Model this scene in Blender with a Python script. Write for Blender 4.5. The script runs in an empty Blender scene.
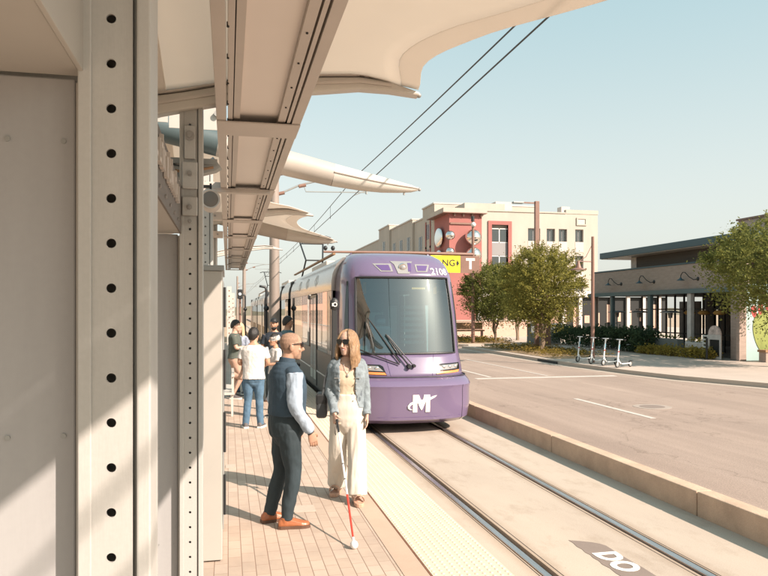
import bpy, bmesh, math, random
from mathutils import Vector, Matrix, noise
R = math.radians
random.seed(7)
sc = bpy.context.scene
col = sc.collection
PZ = 0.38                     # platform height above the rails
# ------------------------------------------------------------------ materials
def mat(name, c, rough=0.6, metal=0.0, var=0.0, vs=3.0, bump=0.0, bs=40.0, stretch=(1, 1, 1), spec=0.5, coat=0.0, sub=0.0, fine=0.0):
    m = bpy.data.materials.new(name); m.use_nodes = True
    nt = m.node_tree; N = nt.nodes; L = nt.links
    b = N['Principled BSDF']
    b.inputs['Base Color'].default_value = (*c, 1)
    b.inputs['Roughness'].default_value = rough
    b.inputs['Metallic'].default_value = metal
    b.inputs['Specular IOR Level'].default_value = spec
    if coat: b.inputs['Coat Weight'].default_value = coat; b.inputs['Coat Roughness'].default_value = 0.06
    if sub:
        b.inputs['Subsurface Weight'].default_value = sub
        b.inputs['Subsurface Radius'].default_value = (0.012, 0.005, 0.003)
    if var or bump or fine:
        tc = N.new('ShaderNodeTexCoord'); mp = N.new('ShaderNodeMapping')
        mp.inputs['Scale'].default_value = stretch
        L.new(tc.outputs['Object'], mp.inputs['Vector'])
    if var:
        n = N.new('ShaderNodeTexNoise'); n.inputs['Scale'].default_value = vs
        n.inputs['Detail'].default_value = 6; n.inputs['Roughness'].default_value = 0.62
        L.new(mp.outputs[0], n.inputs['Vector'])
        fac = n.outputs['Fac']
        if fine:
            n3 = N.new('ShaderNodeTexNoise'); n3.inputs['Scale'].default_value = vs * 35
            n3.inputs['Detail'].default_value = 3
            L.new(tc.outputs['Object'], n3.inputs['Vector'])
            mm = N.new('ShaderNodeMix'); mm.inputs[0].default_value = fine
            L.new(fac, mm.inputs[2]); L.new(n3.outputs['Fac'], mm.inputs[3]); fac = mm.outputs[0]
        r = N.new('ShaderNodeValToRGB')
        r.color_ramp.elements[0].position = 0.3; r.color_ramp.elements[1].position = 0.7
        r.color_ramp.elements[0].color = (*[max(0, x * (1 - var)) for x in c], 1)
        r.color_ramp.elements[1].color = (*[min(1, x * (1 + var)) for x in c], 1)
        L.new(fac, r.inputs[0]); L.new(r.outputs[0], b.inputs['Base Color'])
    if bump:
        n2 = N.new('ShaderNodeTexNoise'); n2.inputs['Scale'].default_value = bs
        n2.inputs['Detail'].default_value = 4
        L.new(mp.outputs[0], n2.inputs['Vector'])
        bp = N.new('ShaderNodeBump'); bp.inputs['Strength'].default_value = bump
        bp.inputs['Distance'].default_value = 0.02
        L.new(n2.outputs['Fac'], bp.inputs['Height']); L.new(bp.outputs[0], b.inputs['Normal'])
    return m

def glass(name, tint, gloss=0.12, rough=0.015, opaque=0.0, body=(0.02, 0.02, 0.02)):
    m = bpy.data.materials.new(name); m.use_nodes = True
    nt = m.node_tree; N = nt.nodes; L = nt.links; N.remove(N['Principled BSDF'])
    out = N['Material Output']
    t = N.new('ShaderNodeBsdfTransparent'); t.inputs[0].default_value = (*tint, 1)
    g = N.new('ShaderNodeBsdfGlossy'); g.inputs['Roughness'].default_value = rough
    fr = N.new('ShaderNodeLayerWeight'); fr.inputs[0].default_value = 0.25
    ma = N.new('ShaderNodeMath'); ma.operation = 'MULTIPLY_ADD'; ma.inputs[1].default_value = 0.85; ma.inputs[2].default_value = gloss
    ma.use_clamp = True
    L.new(fr.outputs['Fresnel'], ma.inputs[0])
    mx = N.new('ShaderNodeMixShader'); L.new(ma.outputs[0], mx.inputs[0])
    src = t.outputs[0]
    if opaque:
        d = N.new('ShaderNodeBsdfDiffuse'); d.inputs[0].default_value = (*body, 1)
        m2 = N.new('ShaderNodeMixShader'); m2.inputs[0].default_value = opaque
        L.new(src, m2.inputs[1]); L.new(d.outputs[0], m2.inputs[2]); src = m2.outputs[0]
    L.new(src, mx.inputs[1]); L.new(g.outputs[0], mx.inputs[2]); L.new(mx.outputs[0], out.inputs[0])
    return m

def fabric(name, c, trans=0.4):
    m = bpy.data.materials.new(name); m.use_nodes = True
    nt = m.node_tree; N = nt.nodes; L = nt.links; N.remove(N['Principled BSDF'])
    d = N.new('ShaderNodeBsdfDiffuse'); t = N.new('ShaderNodeBsdfTranslucent')
    tc = N.new('ShaderNodeTexCoord'); n = N.new('ShaderNodeTexNoise'); n.inputs['Scale'].default_value = 1.6; n.inputs['Detail'].default_value = 5
    L.new(tc.outputs['Object'], n.inputs['Vector'])
    r = N.new('ShaderNodeValToRGB'); r.color_ramp.elements[0].color = (*[x * 0.93 for x in c], 1); r.color_ramp.elements[1].color = (*c, 1)
    L.new(n.outputs['Fac'], r.inputs[0])
    L.new(r.outputs[0], d.inputs[0]); L.new(r.outputs[0], t.inputs[0])
    mx = N.new('ShaderNodeMixShader'); mx.inputs[0].default_value = trans
    L.new(d.outputs[0], mx.inputs[1]); L.new(t.outputs[0], mx.inputs[2]); L.new(mx.outputs[0], N['Material Output'].inputs[0])
    return m

def leafmat(name, c, var=0.35):
    m = bpy.data.materials.new(name); m.use_nodes = True
    nt = m.node_tree; N = nt.nodes; L = nt.links; N.remove(N['Principled BSDF'])
    d = N.new('ShaderNodeBsdfDiffuse'); t = N.new('ShaderNodeBsdfTranslucent')
    tc = N.new('ShaderNodeTexCoord'); n = N.new('ShaderNodeTexNoise'); n.inputs['Scale'].default_value = 2.2; n.inputs['Detail'].default_value = 5
    L.new(tc.outputs['Object'], n.inputs['Vector'])
    r = N.new('ShaderNodeValToRGB'); r.color_ramp.elements[0].position = .32; r.color_ramp.elements[1].position = .68
    r.color_ramp.elements[0].color = (c[0] * (1 - var), c[1] * (1 - var * .9), c[2] * (1 - var * .7), 1)
    r.color_ramp.elements[1].color = (c[0] * (1 + var * 1.3), c[1] * (1 + var), c[2] * (1 + var * .5), 1)
    L.new(n.outputs['Fac'], r.inputs[0]); L.new(r.outputs[0], d.inputs[0]); L.new(r.outputs[0], t.inputs[0])
    mx = N.new('ShaderNodeMixShader'); mx.inputs[0].default_value = 0.42
    L.new(d.outputs[0], mx.inputs[1]); L.new(t.outputs[0], mx.inputs[2]); L.new(mx.outputs[0], N['Material Output'].inputs[0])
    return m

def paver_mat():
    m = bpy.data.materials.new('clay_pavers'); m.use_nodes = True
    nt = m.node_tree; N = nt.nodes; L = nt.links; b = N['Principled BSDF']; b.inputs['Roughness'].default_value = .8
    tc = N.new('ShaderNodeTexCoord'); sp = N.new('ShaderNodeSeparateXYZ'); cb = N.new('ShaderNodeCombineXYZ')
    L.new(tc.outputs['Object'], sp.inputs[0]); L.new(sp.outputs[1], cb.inputs[0]); L.new(sp.outputs[0], cb.inputs[1])
    br = N.new('ShaderNodeTexBrick'); L.new(cb.outputs[0], br.inputs['Vector'])
    br.inputs['Color1'].default_value = (.47, .375, .305, 1); br.inputs['Color2'].default_value = (.41, .32, .255, 1)
    br.inputs['Mortar'].default_value = (.30, .20, .15, 1); br.inputs['Scale'].default_value = 1
    br.inputs['Mortar Size'].default_value = .0028; br.inputs['Mortar Smooth'].default_value = .3; br.inputs['Bias'].default_value = -.2
    br.inputs['Brick Width'].default_value = .212; br.inputs['Row Height'].default_value = .106
    br.offset = .37; br.squash = 1
    mo = N.new('ShaderNodeMath'); mo.operation = 'PINGPONG'; mo.inputs[1].default_value = .053
    L.new(sp.outputs[0], mo.inputs[0])
    lt = N.new('ShaderNodeMapRange'); lt.inputs[1].default_value = .0022; lt.inputs[2].default_value = .0052; lt.inputs[3].default_value = 0; lt.inputs[4].default_value = 1
    L.new(mo.outputs[0], lt.inputs[0])
    n = N.new('ShaderNodeTexNoise'); n.inputs['Scale'].default_value = 1.3; n.inputs['Detail'].default_value = 8; n.inputs['Roughness'].default_value = .7
    L.new(tc.outputs['Object'], n.inputs['Vector'])
    rp = N.new('ShaderNodeValToRGB'); rp.color_ramp.elements[0].position = .3; rp.color_ramp.elements[0].color = (.8, .8, .8, 1); rp.color_ramp.elements[1].position = .66; rp.color_ramp.elements[1].color = (1.06, 1.05, 1.03, 1)
    L.new(n.outputs['Fac'], rp.inputs[0])
    m1 = N.new('ShaderNodeMix'); m1.data_type = 'RGBA'; m1.blend_type = 'MULTIPLY'; m1.inputs[0].default_value = 1
    L.new(br.outputs['Color'], m1.inputs[6]); L.new(rp.outputs[0], m1.inputs[7])
    gn = N.new('ShaderNodeTexVoronoi'); gn.inputs['Scale'].default_value = 1.9; L.new(tc.outputs['Object'], gn.inputs['Vector'])
    gr_ = N.new('ShaderNodeValToRGB'); gr_.color_ramp.elements[0].position = .030; gr_.color_ramp.elements[0].color = (.62, .58, .55, 1); gr_.color_ramp.elements[1].position = .050; gr_.color_ramp.elements[1].color = (1, 1, 1, 1); L.new(gn.outputs['Distance'], gr_.inputs[0])
    m3 = N.new('ShaderNodeMix'); m3.data_type = 'RGBA'; m3.blend_type = 'MULTIPLY'; m3.inputs[0].default_value = 1; L.new(m1.outputs[2], m3.inputs[6]); L.new(gr_.outputs[0], m3.inputs[7]); m1 = m3
    m2 = N.new('ShaderNodeMix'); m2.data_type = 'RGBA'; m2.inputs[6].default_value = (.26, .18, .135, 1)
    L.new(lt.outputs[0], m2.inputs[0]); L.new(m1.outputs[2], m2.inputs[7]); L.new(m2.outputs[2], b.inputs['Base Color'])
    bp = N.new('ShaderNodeBump'); bp.inputs['Strength'].default_value = .5; bp.inputs['Distance'].default_value = .004
    L.new(lt.outputs[0], bp.inputs['Height']); L.new(bp.outputs[0], b.inputs['Normal'])
    return m

def asphalt_mat():
    m = bpy.data.materials.new('worn_asphalt'); m.use_nodes = True
    nt = m.node_tree; N = nt.nodes; L = nt.links; b = N['Principled BSDF']; b.inputs['Roughness'].default_value = .85
    tc = N.new('ShaderNodeTexCoord')
    def nz(scale, st, det=5):
        mp = N.new('ShaderNodeMapping'); mp.inputs['Scale'].default_value = st; L.new(tc.outputs['Object'], mp.inputs[0])
        n = N.new('ShaderNodeTexNoise'); n.inputs['Scale'].default_value = scale; n.inputs['Detail'].default_value = det; n.inputs['Roughness'].default_value = .65
        L.new(mp.outputs[0], n.inputs['Vector']); return n.outputs['Fac']
    def rmp(f, a, ca, c, cc):
        r = N.new('ShaderNodeValToRGB'); r.color_ramp.elements[0].position = a; r.color_ramp.elements[1].position = c
        r.color_ramp.elements[0].color = (*ca, 1); r.color_ramp.elements[1].color = (*cc, 1); L.new(f, r.inputs[0]); return r.outputs[0]
    def mul(a, c):
        k = N.new('ShaderNodeMix'); k.data_type = 'RGBA'; k.blend_type = 'MULTIPLY'; k.inputs[0].default_value = 1
        L.new(a, k.inputs[6]); L.new(c, k.inputs[7]); return k.outputs[2]
    base = rmp(nz(1.0, (.9, .05, 1)), .3, (.285, .216, .177), .7, (.355, .272, .222))
    grain = rmp(nz(60, (1, 1, 1), 2), .35, (.72, .72, .72), .65, (1.2, 1.2, 1.2))
    patch = rmp(nz(.35, (1, .6, 1)), .35, (.92, .92, .92), .65, (1.06, 1.06, 1.06))
    cr = N.new('ShaderNodeTexVoronoi'); cr.feature = 'DISTANCE_TO_EDGE'; cr.inputs['Scale'].default_value = .22
    mpv = N.new('ShaderNodeMapping'); L.new(tc.outputs['Object'], mpv.inputs[0])
    nn = N.new('ShaderNodeTexNoise'); nn.inputs['Scale'].default_value = 1.2; nn.inputs['Detail'].default_value = 5; L.new(tc.outputs['Object'], nn.inputs['Vector'])
    ad = N.new('ShaderNodeVectorMath'); ad.operation = 'MULTIPLY_ADD'; ad.inputs[1].default_value = (1.5, 1.5, 1.5)
    L.new(nn.outputs['Color'], ad.inputs[0]); L.new(mpv.outputs[0], ad.inputs[2]); L.new(ad.outputs[0], cr.inputs['Vector'])
    wear = rmp(nz(1.0, (1.6, .018, 1), 3), .36, (.90, .89, .88), .64, (1.03, 1.03, 1.03)); oil = rmp(nz(.9, (1, .22, 1), 7), .27, (.70, .68, .66), .36, (1, 1, 1)); patch = mul(mul(patch, wear), oil)
    crack = rmp(cr.outputs['Distance'], .001, (.74, .72, .70), .005, (1, 1, 1))
    L.new(mul(mul(mul(base, grain), patch), crack), b.inputs['Base Color'])
    return m

M = {}
def mk(k, *a, **kw): M[k] = mat(k, *a, **kw)
mk('painted_metal', (.405, .40, .378), .5, var=.10, vs=2.6, bump=.03, bs=60, fine=.25, stretch=(3, 3, .35))
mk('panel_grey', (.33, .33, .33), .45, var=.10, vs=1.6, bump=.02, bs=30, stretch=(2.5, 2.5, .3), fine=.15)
mk('panel_warm', (.39, .37, .335), .5, var=.05, vs=2)
mk('hole_dark', (.02, .022, .022), .7)
mk('frame_tan', (.49, .44, .395), .5, var=.06, vs=3, fine=.3)
mk('light_panel', (.74, .68, .63), .6, var=.03, vs=1)
mk('tube_white', (.50, .465, .415), .4, var=.04, vs=2)
mk('steel_grey', (.30, .31, .30), .4, metal=.3, var=.06)
mk('galv', (.30, .29, .275), .5, metal=.3, var=.1, vs=6)
mk('black', (.016, .017, .018), .5)
mk('black_gloss', (.012, .013, .014), .15)
mk('rubber', (.02, .02, .02), .85)
mk('concrete_slab', (.45, .37, .295), .85, var=.13, vs=.8, bump=.08, bs=50, fine=.3)
mk('kerb_tan', (.48, .345, .25), .85, var=.24, vs=2.4, bump=.3, bs=30, fine=.35)
mk('concrete_pale', (.45, .375, .31), .85, var=.12, vs=.9, fine=.35)
mk('tactile', (.57, .475, .37), .75, var=.07, vs=1.8, fine=.3)
mk('steel_rail', (.52, .50, .50), .25, metal=.9, var=.15, vs=5, stretch=(4, .3, 1))
mk('groove', (.035, .028, .022), .9, var=.3, vs=8)
mk('rust_edge', (.20, .09, .05), .8, var=.3, vs=10)
mk('dirt', (.36, .27, .19), .95, var=.2, vs=.4, fine=.4)
mk('road_white', (.48, .44, .395), .8, var=.30, vs=9, fine=.5)
mk('stencil_dark', (.21, .165, .14), .85, var=.12, vs=4, fine=.4)
mk('stencil_white', (.78, .76, .70), .8, var=.05, vs=5)
mk('purple', (.140, .104, .180), .3, coat=.7, var=.04, vs=1)
mk('purple_dark', (.10, .06, .17), .3, coat=.7)
mk('silver', (.50, .46, .43), .2, metal=.6, var=.05, vs=1.5)
mk('fairing', (.30, .265, .25), .16, metal=.55, var=.08, vs=1.5)
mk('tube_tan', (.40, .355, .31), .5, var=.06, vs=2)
mk('tube_shade_teal', (.075, .105, .11), .45, var=.08, vs=2)
mk('charcoal', (.055, .062, .062), .35, var=.1, vs=2)
mk('white_paint', (.70, .68, .64), .5)
mk('cream_inside', (.20, .30, .31), .7)
mk('inside_dark', (.09, .12, .13), .7)
mk('seat_blue', (.07, .10, .12), .8)
mk('amber', (.75, .22, .06), .4)
mk('head_lens', (.35, .33, .32), .12, metal=.4)
mk('beige_stucco', (.43, .385, .33), .9, var=.09, vs=.5, fine=.15, stretch=(1, 1, .35))
mk('red_stucco', (.33, .125, .11), .9, var=.07, vs=.4)
mk('window_dark', (.035, .05, .055), .08)
mk('window_frame', (.25, .24, .24), .5)
mk('brown_metal', (.21, .115, .085), .5, var=.1)
mk('chrome', (.75, .73, .70), .12, metal=1)
mk('yellow_sign', (.85, .68, .02), .5)
mk('restaurant_brick', (.35, .27, .225), .85, var=.22, vs=2.2, bump=.3, bs=12, stretch=(1, 1, 5), fine=.45)
mk('shutter_dark', (.10, .075, .06), .8, var=.3, vs=2)
mk('sign_dark', (.135, .115, .10), .6)
mk('speaker_face', (.15, .135, .12), .7)
mk('roof_teal', (.035, .075, .095), .45)
mk('siding', (.085, .075, .066), .8, var=.2, vs=2, stretch=(1, .2, 12))
mk('beam_teal', (.11, .15, .155), .5)
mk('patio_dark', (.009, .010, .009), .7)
mk('mural_blue', (.37, .50, .48), .85, var=.03)
mk('cactus_green', (.235, .27, .07), .8, var=.18, vs=3)
mk('cactus_line', (.10, .10, .05), .8)
mk('cactus_red', (.42, .06, .055), .7)
mk('planter_grey', (.17, .18, .17), .7, var=.1)
mk('planter_white', (.52, .48, .45), .7, var=.14, vs=5)
mk('wood', (.30, .17, .09), .7, var=.2, vs=6)
mk('pendant', (.62, .33, .10), .5)
mk('scooter_white', (.70, .72, .72), .35)
mk('scooter_blue', (.12, .32, .42), .4)
mk('bark', (.20, .145, .10), .9, var=.25, vs=8, bump=.5, bs=25)
mk('skin_tan', (.37, .215, .145), .5, sub=.1, var=.08, vs=14)
mk('skin_fair', (.50, .32, .24), .5, sub=.1, var=.07, vs=14)
mk('skin_mid', (.45, .25, .165), .5, sub=.1, var=.07, vs=14)
mk('lip', (.42, .13, .11), .45)
mk('teeth', (.8, .76, .7), .3)
mk('stubble', (.25, .155, .105), .8, var=.2, vs=60)
mk('hair_black', (.014, .012, .011), .45, var=.3, vs=30, bump=.4, bs=60, stretch=(3, 3, .5))
mk('hair_blonde', (.265, .16, .085), .45, var=.4, vs=22, bump=.6, bs=45, stretch=(3, 3, .35))
mk('hair_pale', (.58, .42, .25), .5, var=.25, vs=22, bump=.5, bs=45, stretch=(3, 3, .35))
mk('vest_navy', (.028, .053, .078), .85, var=.18, vs=6, bump=.4, bs=16)
mk('trouser_navy', (.018, .031, .038), .8, var=.18, vs=6, bump=.5, bs=12, stretch=(1, 1, .5))
mk('shirt_blue', (.30, .365, .44), .85, var=.06, vs=6, bump=.8, bs=13, stretch=(1, 1, .6))
mk('leather', (.31, .105, .042), .35, var=.15, vs=8)
mk('sole', (.10, .05, .03), .7)
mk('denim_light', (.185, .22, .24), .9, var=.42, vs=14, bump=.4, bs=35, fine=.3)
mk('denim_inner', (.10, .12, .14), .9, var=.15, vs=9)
mk('cream_top', (.54, .44, .32), .85, var=.05, vs=6, bump=.15, bs=40)
mk('white_trouser', (.58, .535, .465), .85, var=.03, vs=3, bump=.5, bs=11, stretch=(1, 1, .4))
mk('bag_dark', (.05, .055, .06), .5)
mk('sandal', (.50, .30, .21), .6)
mk('cane_white', (.70, .70, .70), .35)
mk('cane_red', (.62, .05, .03), .35)
mk('jeans', (.075, .14, .21), .9, var=.3, vs=7, bump=.3, bs=25, fine=.3)
mk('white_shirt', (.54, .52, .50), .85, var=.04, vs=5, bump=.7, bs=11)
mk('sneaker', (.10, .09, .09), .7)
mk('sole_white', (.7, .68, .62), .7)
mk('green_shirt', (.085, .10, .085), .9, var=.15)
mk('shorts_pink', (.42, .27, .20), .9, var=.1)
mk('navy_tee', (.018, .026, .038), .9)
mk('teal_shirt', (.10, .17, .19), .9, var=.1)
mk('blue_print', (.30, .34, .42), .9, var=.6, vs=22)
mk('scarf', (.40, .38, .36), .85, var=.7, vs=16)
mk('tree_pit', (.30, .21, .12), .95, var=.3, vs=4, fine=.5)
mk('pole_tan', (.255, .21, .18), .55, var=.08, vs=2)
mk('far_green', (.15, .15, .115), .9, var=.15, vs=.2)
mk('far_yellow', (.72, .48, .12), .8, var=.06)
mk('far_tan', (.58, .42, .30), .85, var=.08)
mk('far_pink', (.55, .36, .28), .85, var=.08)
def slab_mat():
    m = bpy.data.materials.new('stained_slab'); m.use_nodes = True
    nt = m.node_tree; N = nt.nodes; L = nt.links; b = N['Principled BSDF']; b.inputs['Roughness'].default_value = .85
    tc = N.new('ShaderNodeTexCoord')
    def nz(sc_, st, det=6, ro=.65):
        mp = N.new('ShaderNodeMapping'); mp.inputs['Scale'].default_value = st; L.new(tc.outputs['Object'], mp.inputs[0])
        n = N.new('ShaderNodeTexNoise'); n.inputs['Scale'].default_value = sc_; n.inputs['Detail'].default_value = det; n.inputs['Roughness'].default_value = ro; L.new(mp.outputs[0], n.inputs['Vector']); return n.outputs['Fac']
    def rm(f, p0, c0, p1, c1):
        r = N.new('ShaderNodeValToRGB'); r.color_ramp.elements[0].position = p0; r.color_ramp.elements[0].color = (*c0, 1); r.color_ramp.elements[1].position = p1; r.color_ramp.elements[1].color = (*c1, 1); L.new(f, r.inputs[0]); return r.outputs[0]
    def mul(a, c):
        k = N.new('ShaderNodeMix'); k.data_type = 'RGBA'; k.blend_type = 'MULTIPLY'; k.inputs[0].default_value = 1; L.new(a, k.inputs[6]); L.new(c, k.inputs[7]); return k.outputs[2]
    base = rm(nz(.7, (1, .35, 1)), .3, (.395, .325, .265), .7, (.475, .40, .325))
    blot = rm(nz(2.2, (1, .5, 1), 8, .72), .30, (.82, .79, .76), .48, (1, 1, 1))
    speck = rm(nz(26, (1, 1, 1), 2), .24, (.55, .5, .46), .285, (1, 1, 1))
    grain = rm(nz(90, (1, 1, 1), 2), .35, (.90, .90, .90), .65, (1.06, 1.06, 1.06))
    sp = N.new('ShaderNodeSeparateXYZ'); L.new(tc.outputs['Object'], sp.inputs[0])
    ds = []
    for xr in (2.83, 4.23):
        a = N.new('ShaderNodeMath'); a.operation = 'SUBTRACT'; a.inputs[1].default_value = xr; L.new(sp.outputs[0], a.inputs[0]); q = N.new('ShaderNodeMath'); q.operation = 'ABSOLUTE'; L.new(a.outputs[0], q.inputs[0]); ds.append(q.outputs[0])
    mn = N.new('ShaderNodeMath'); mn.operation = 'MINIMUM'; L.new(ds[0], mn.inputs[0]); L.new(ds[1], mn.inputs[1])
    wob = N.new('ShaderNodeMath'); wob.operation = 'MULTIPLY_ADD'; wob.inputs[1].default_value = .16; L.new(nz(5, (1, .25, 1)), wob.inputs[0]); L.new(mn.outputs[0], wob.inputs[2])
    rail = rm(wob.outputs[0], .12, (.74, .66, .59), .30, (1, 1, 1))
    L.new(mul(mul(mul(mul(base, blot), speck), grain), rail), b.inputs['Base Color'])
    return m
M['pavers'] = paver_mat(); M['concrete_slab'] = slab_mat(); M['asphalt'] = asphalt_mat()
M['sail'] = fabric('sail_fabric', (.86, .81, .745), .40)
M['sail_hem'] = fabric('sail_hem', (.86, .80, .73), .32)
M['windscreen'] = glass('windscreen_glass', (.30, .49, .51), .24)
M['side_glass'] = glass('side_glass', (.10, .10, .09), .55, .02, .6, (.04, .035, .03))
M['pane'] = glass('window_pane', (.25, .32, .33), .12, .02, .5, (.03, .04, .045))
M['leaf_a'] = leafmat('leaf_olive', (.235, .225, .065))
M['leaf_b'] = leafmat('leaf_green', (.175, .19, .062))
M['leaf_hedge'] = leafmat('leaf_hedge', (.07, .105, .06))
M['leaf_gold'] = leafmat('leaf_gold', (.36, .28, .07))
M['cover_dry'] = leafmat('cover_dry', (.20, .155, .045), .5)

# ------------------------------------------------------------------ mesh helper
class MB:
    def __init__(s): s.v = []; s.f = []; s.mi = []; s.cur = 0
    def add(s, vs, fs):
        o = len(s.v); s.v += [tuple(v) for v in vs]
        for f in fs: s.f.append([i + o for i in f]); s.mi.append(s.cur)
        return s
    def box(s, x0, y0, z0, x1, y1, z1, mx=None):
        vs = [(x0, y0, z0), (x1, y0, z0), (x1, y1, z0), (x0, y1, z0), (x0, y0, z1), (x1, y0, z1), (x1, y1, z1), (x0, y1, z1)]
        if mx is not None: vs = [tuple(mx @ Vector(v)) for v in vs]
        return s.add(vs, [(0, 3, 2, 1), (4, 5, 6, 7), (0, 1, 5, 4), (1, 2, 6, 5), (2, 3, 7, 6), (3, 0, 4, 7)])
    def tube(s, pts, rad, seg=10, ref=None, cap=True):
        pts = [Vector(p) for p in pts]; n = len(pts)
        if not isinstance(rad, (list, tuple)): rad = [rad] * n
        rings = []; prevu = None
        for i, p in enumerate(pts):
            d = (pts[min(i + 1, n - 1)] - pts[max(i - 1, 0)])
            if d.length < 1e-9: d = Vector((0, 0, 1))
            d.normalize()
            if ref is not None: u = Vector(ref)
            elif prevu is not None: u = prevu
            else: u = Vector((1, 0, 0)) if abs(d.x) < .8 else Vector((0, 1, 0))
            u = u - d * u.dot(d)
            if u.length < 1e-6: u = Vector((0, 1, 0)) - d * d.y
            u.normalize(); w = d.cross(u); prevu = u
            r = rad[i]; ra, rb = r if isinstance(r, (list, tuple)) else (r, r)
            rings.append([tuple(p + u * (ra * math.cos(2 * math.pi * k / seg)) + w * (rb * math.sin(2 * math.pi * k / seg))) for k in range(seg)])
        vs = [v for r in rings for v in r]; fs = []
        for i in range(n - 1):
            for k in range(seg):
                a = i * seg + k; b = i * seg + (k + 1) % seg
                fs.append((a, b, b + seg, a + seg))
        if cap:
            fs.append(tuple(reversed(range(seg)))); fs.append(tuple(range((n - 1) * seg, n * seg)))
        return s.add(vs, fs)
    def cyl(s, p0, p1, r0, r1=None, seg=12): return s.tube([p0, p1], [r0, r0 if r1 is None else r1], seg)
    def rings(s, rings, cap=True, closed=True):
        seg = len(rings[0]); vs = [v for r in rings for v in r]; fs = []
        for i in range(len(rings) - 1):
            for k in range(seg if closed else seg - 1):
                a = i * seg + k; b = i * seg + (k + 1) % seg
                fs.append((a, b, b + seg, a + seg))
        if cap:
            fs.append(tuple(reversed(range(seg)))); fs.append(tuple(range((len(rings) - 1) * seg, len(rings) * seg)))
        return s.add(vs, fs)
    def ell(s, c, r, seg=14, st=10, mx=None):
        if not isinstance(r, (list, tuple)): r = (r, r, r)
        c = Vector(c); vs = []; fs = []
        for i in range(st + 1):
            t = math.pi * i / st
            for k in range(seg):
                a = 2 * math.pi * k / seg
                p = Vector((r[0] * math.sin(t) * math.cos(a), r[1] * math.sin(t) * math.sin(a), r[2] * math.cos(t)))
                if mx is not None: p = mx @ p
                vs.append(tuple(c + p))
        for i in range(st):
            for k in range(seg):
                a = i * seg + k; b = i * seg + (k + 1) % seg
                fs.append((a, a + seg, b + seg, b))
        return s.add(vs, fs)
    def prism(s, poly, fn, h):
        """poly: 2d points; fn(u,v,w) -> 3d; w from 0 to h"""
        n = len(poly)
        vs = [fn(u, v, 0) for u, v in poly] + [fn(u, v, h) for u, v in poly]
        fs = [tuple(reversed(range(n))), tuple(range(n, 2 * n))] + [(i, (i + 1) % n, n + (i + 1) % n, n + i) for i in range(n)]
        return s.add(vs, fs)
    def sheet(s, pts): return s.add(pts, [tuple(range(len(pts)))])
    def mesh(s, name, mats, off=(0, 0, 0), smooth=False, merge=True):
        me = bpy.data.meshes.new(name)
        ox, oy, oz = off
        me.from_pydata([(v[0] - ox, v[1] - oy, v[2] - oz) for v in s.v], [], s.f)
        for m in mats: me.materials.append(M[m] if isinstance(m, str) else m)
        for i, p in enumerate(me.polygons): p.material_index = s.mi[i]
        bm = bmesh.new(); bm.from_mesh(me)
        if merge: bmesh.ops.remove_doubles(bm, verts=bm.verts, dist=1e-5)
        bmesh.ops.delete(bm, geom=[v for v in bm.verts if not v.link_faces], context='VERTS')
        bmesh.ops.recalc_face_normals(bm, faces=bm.faces); bm.to_mesh(me); bm.free()
        if smooth:
            for p in me.polygons: p.use_smooth = True
            try: me.set_sharp_from_angle(angle=R(38))
            except Exception: pass
        me.update()
        return me
    def build(s, name, mats, parent=None, smooth=False, bevel=0, kind=None, off=None, merge=True):
        if not isinstance(mats, (list, tuple)): mats = [mats]
        if off is None:
            off = (0, 0, 0)
            q = parent
            while q is not None: off = tuple(a + b for a, b in zip(off, q.location)); q = q.parent
        o = bpy.data.objects.new(name, s.mesh(name, mats, off, smooth, merge)); col.objects.link(o)
        if parent: o.parent = parent
        if bevel:
            b = o.modifiers.new('bevel', 'BEVEL'); b.width = bevel; b.segments = 2; b.limit_method = 'ANGLE'; b.angle_limit = R(40)
        if kind: o['kind'] = kind
        return o
def tag(o, label, cat, group=None, kind=None):
    o['label'] = label; o['category'] = cat
    if group: o['group'] = group
    if kind: o['kind'] = kind
    return o
def thing(name, loc, label, cat, group=None):
    o = bpy.data.objects.new(name, None); col.objects.link(o); o.location = loc; o.empty_display_size = .2
    return tag(o, label, cat, group)
def single(mb, name, mats, loc, label, cat, group=None, **kw):
    """a thing that is one mesh, with its origin at its base"""
    o = mb.build(name, mats, None, off=loc, **kw); o.location = loc
    return tag(o, label, cat, group)
def kids(o): return [c for c in bpy.data.objects if c.parent == o]
def copy_tree(o, parent=None):
    c = o.copy(); col.objects.link(c)
    if parent is not None: c.parent = parent
    for ch in kids(o): copy_tree(ch, c)
    return c
def text_mb(body, size, fn, h=.004, bold=0.0, spacing=1.0):
    """flat lettering: fn(u, v, w) puts the glyph plane into the scene"""
    cu = bpy.data.curves.new('t', 'FONT'); cu.body = body; cu.size = size; cu.offset = bold; cu.space_character = spacing; cu.resolution_u = 4
    cu.align_x = 'CENTER'; cu.align_y = 'CENTER'; cu.extrude = h / 2
    o = bpy.data.objects.new('t', cu); col.objects.link(o)
    dg = bpy.context.evaluated_depsgraph_get(); me = bpy.data.meshes.new_from_object(o.evaluated_get(dg))
    mb = MB(); mb.add([fn(v.co.x, v.co.y, v.co.z + h / 2) for v in me.vertices], [tuple(p.vertices) for p in me.polygons])
    bpy.data.objects.remove(o); bpy.data.curves.remove(cu); bpy.data.meshes.remove(me)
    return mb
def lerp(a, b, t): return a + (b - a) * t
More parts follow.
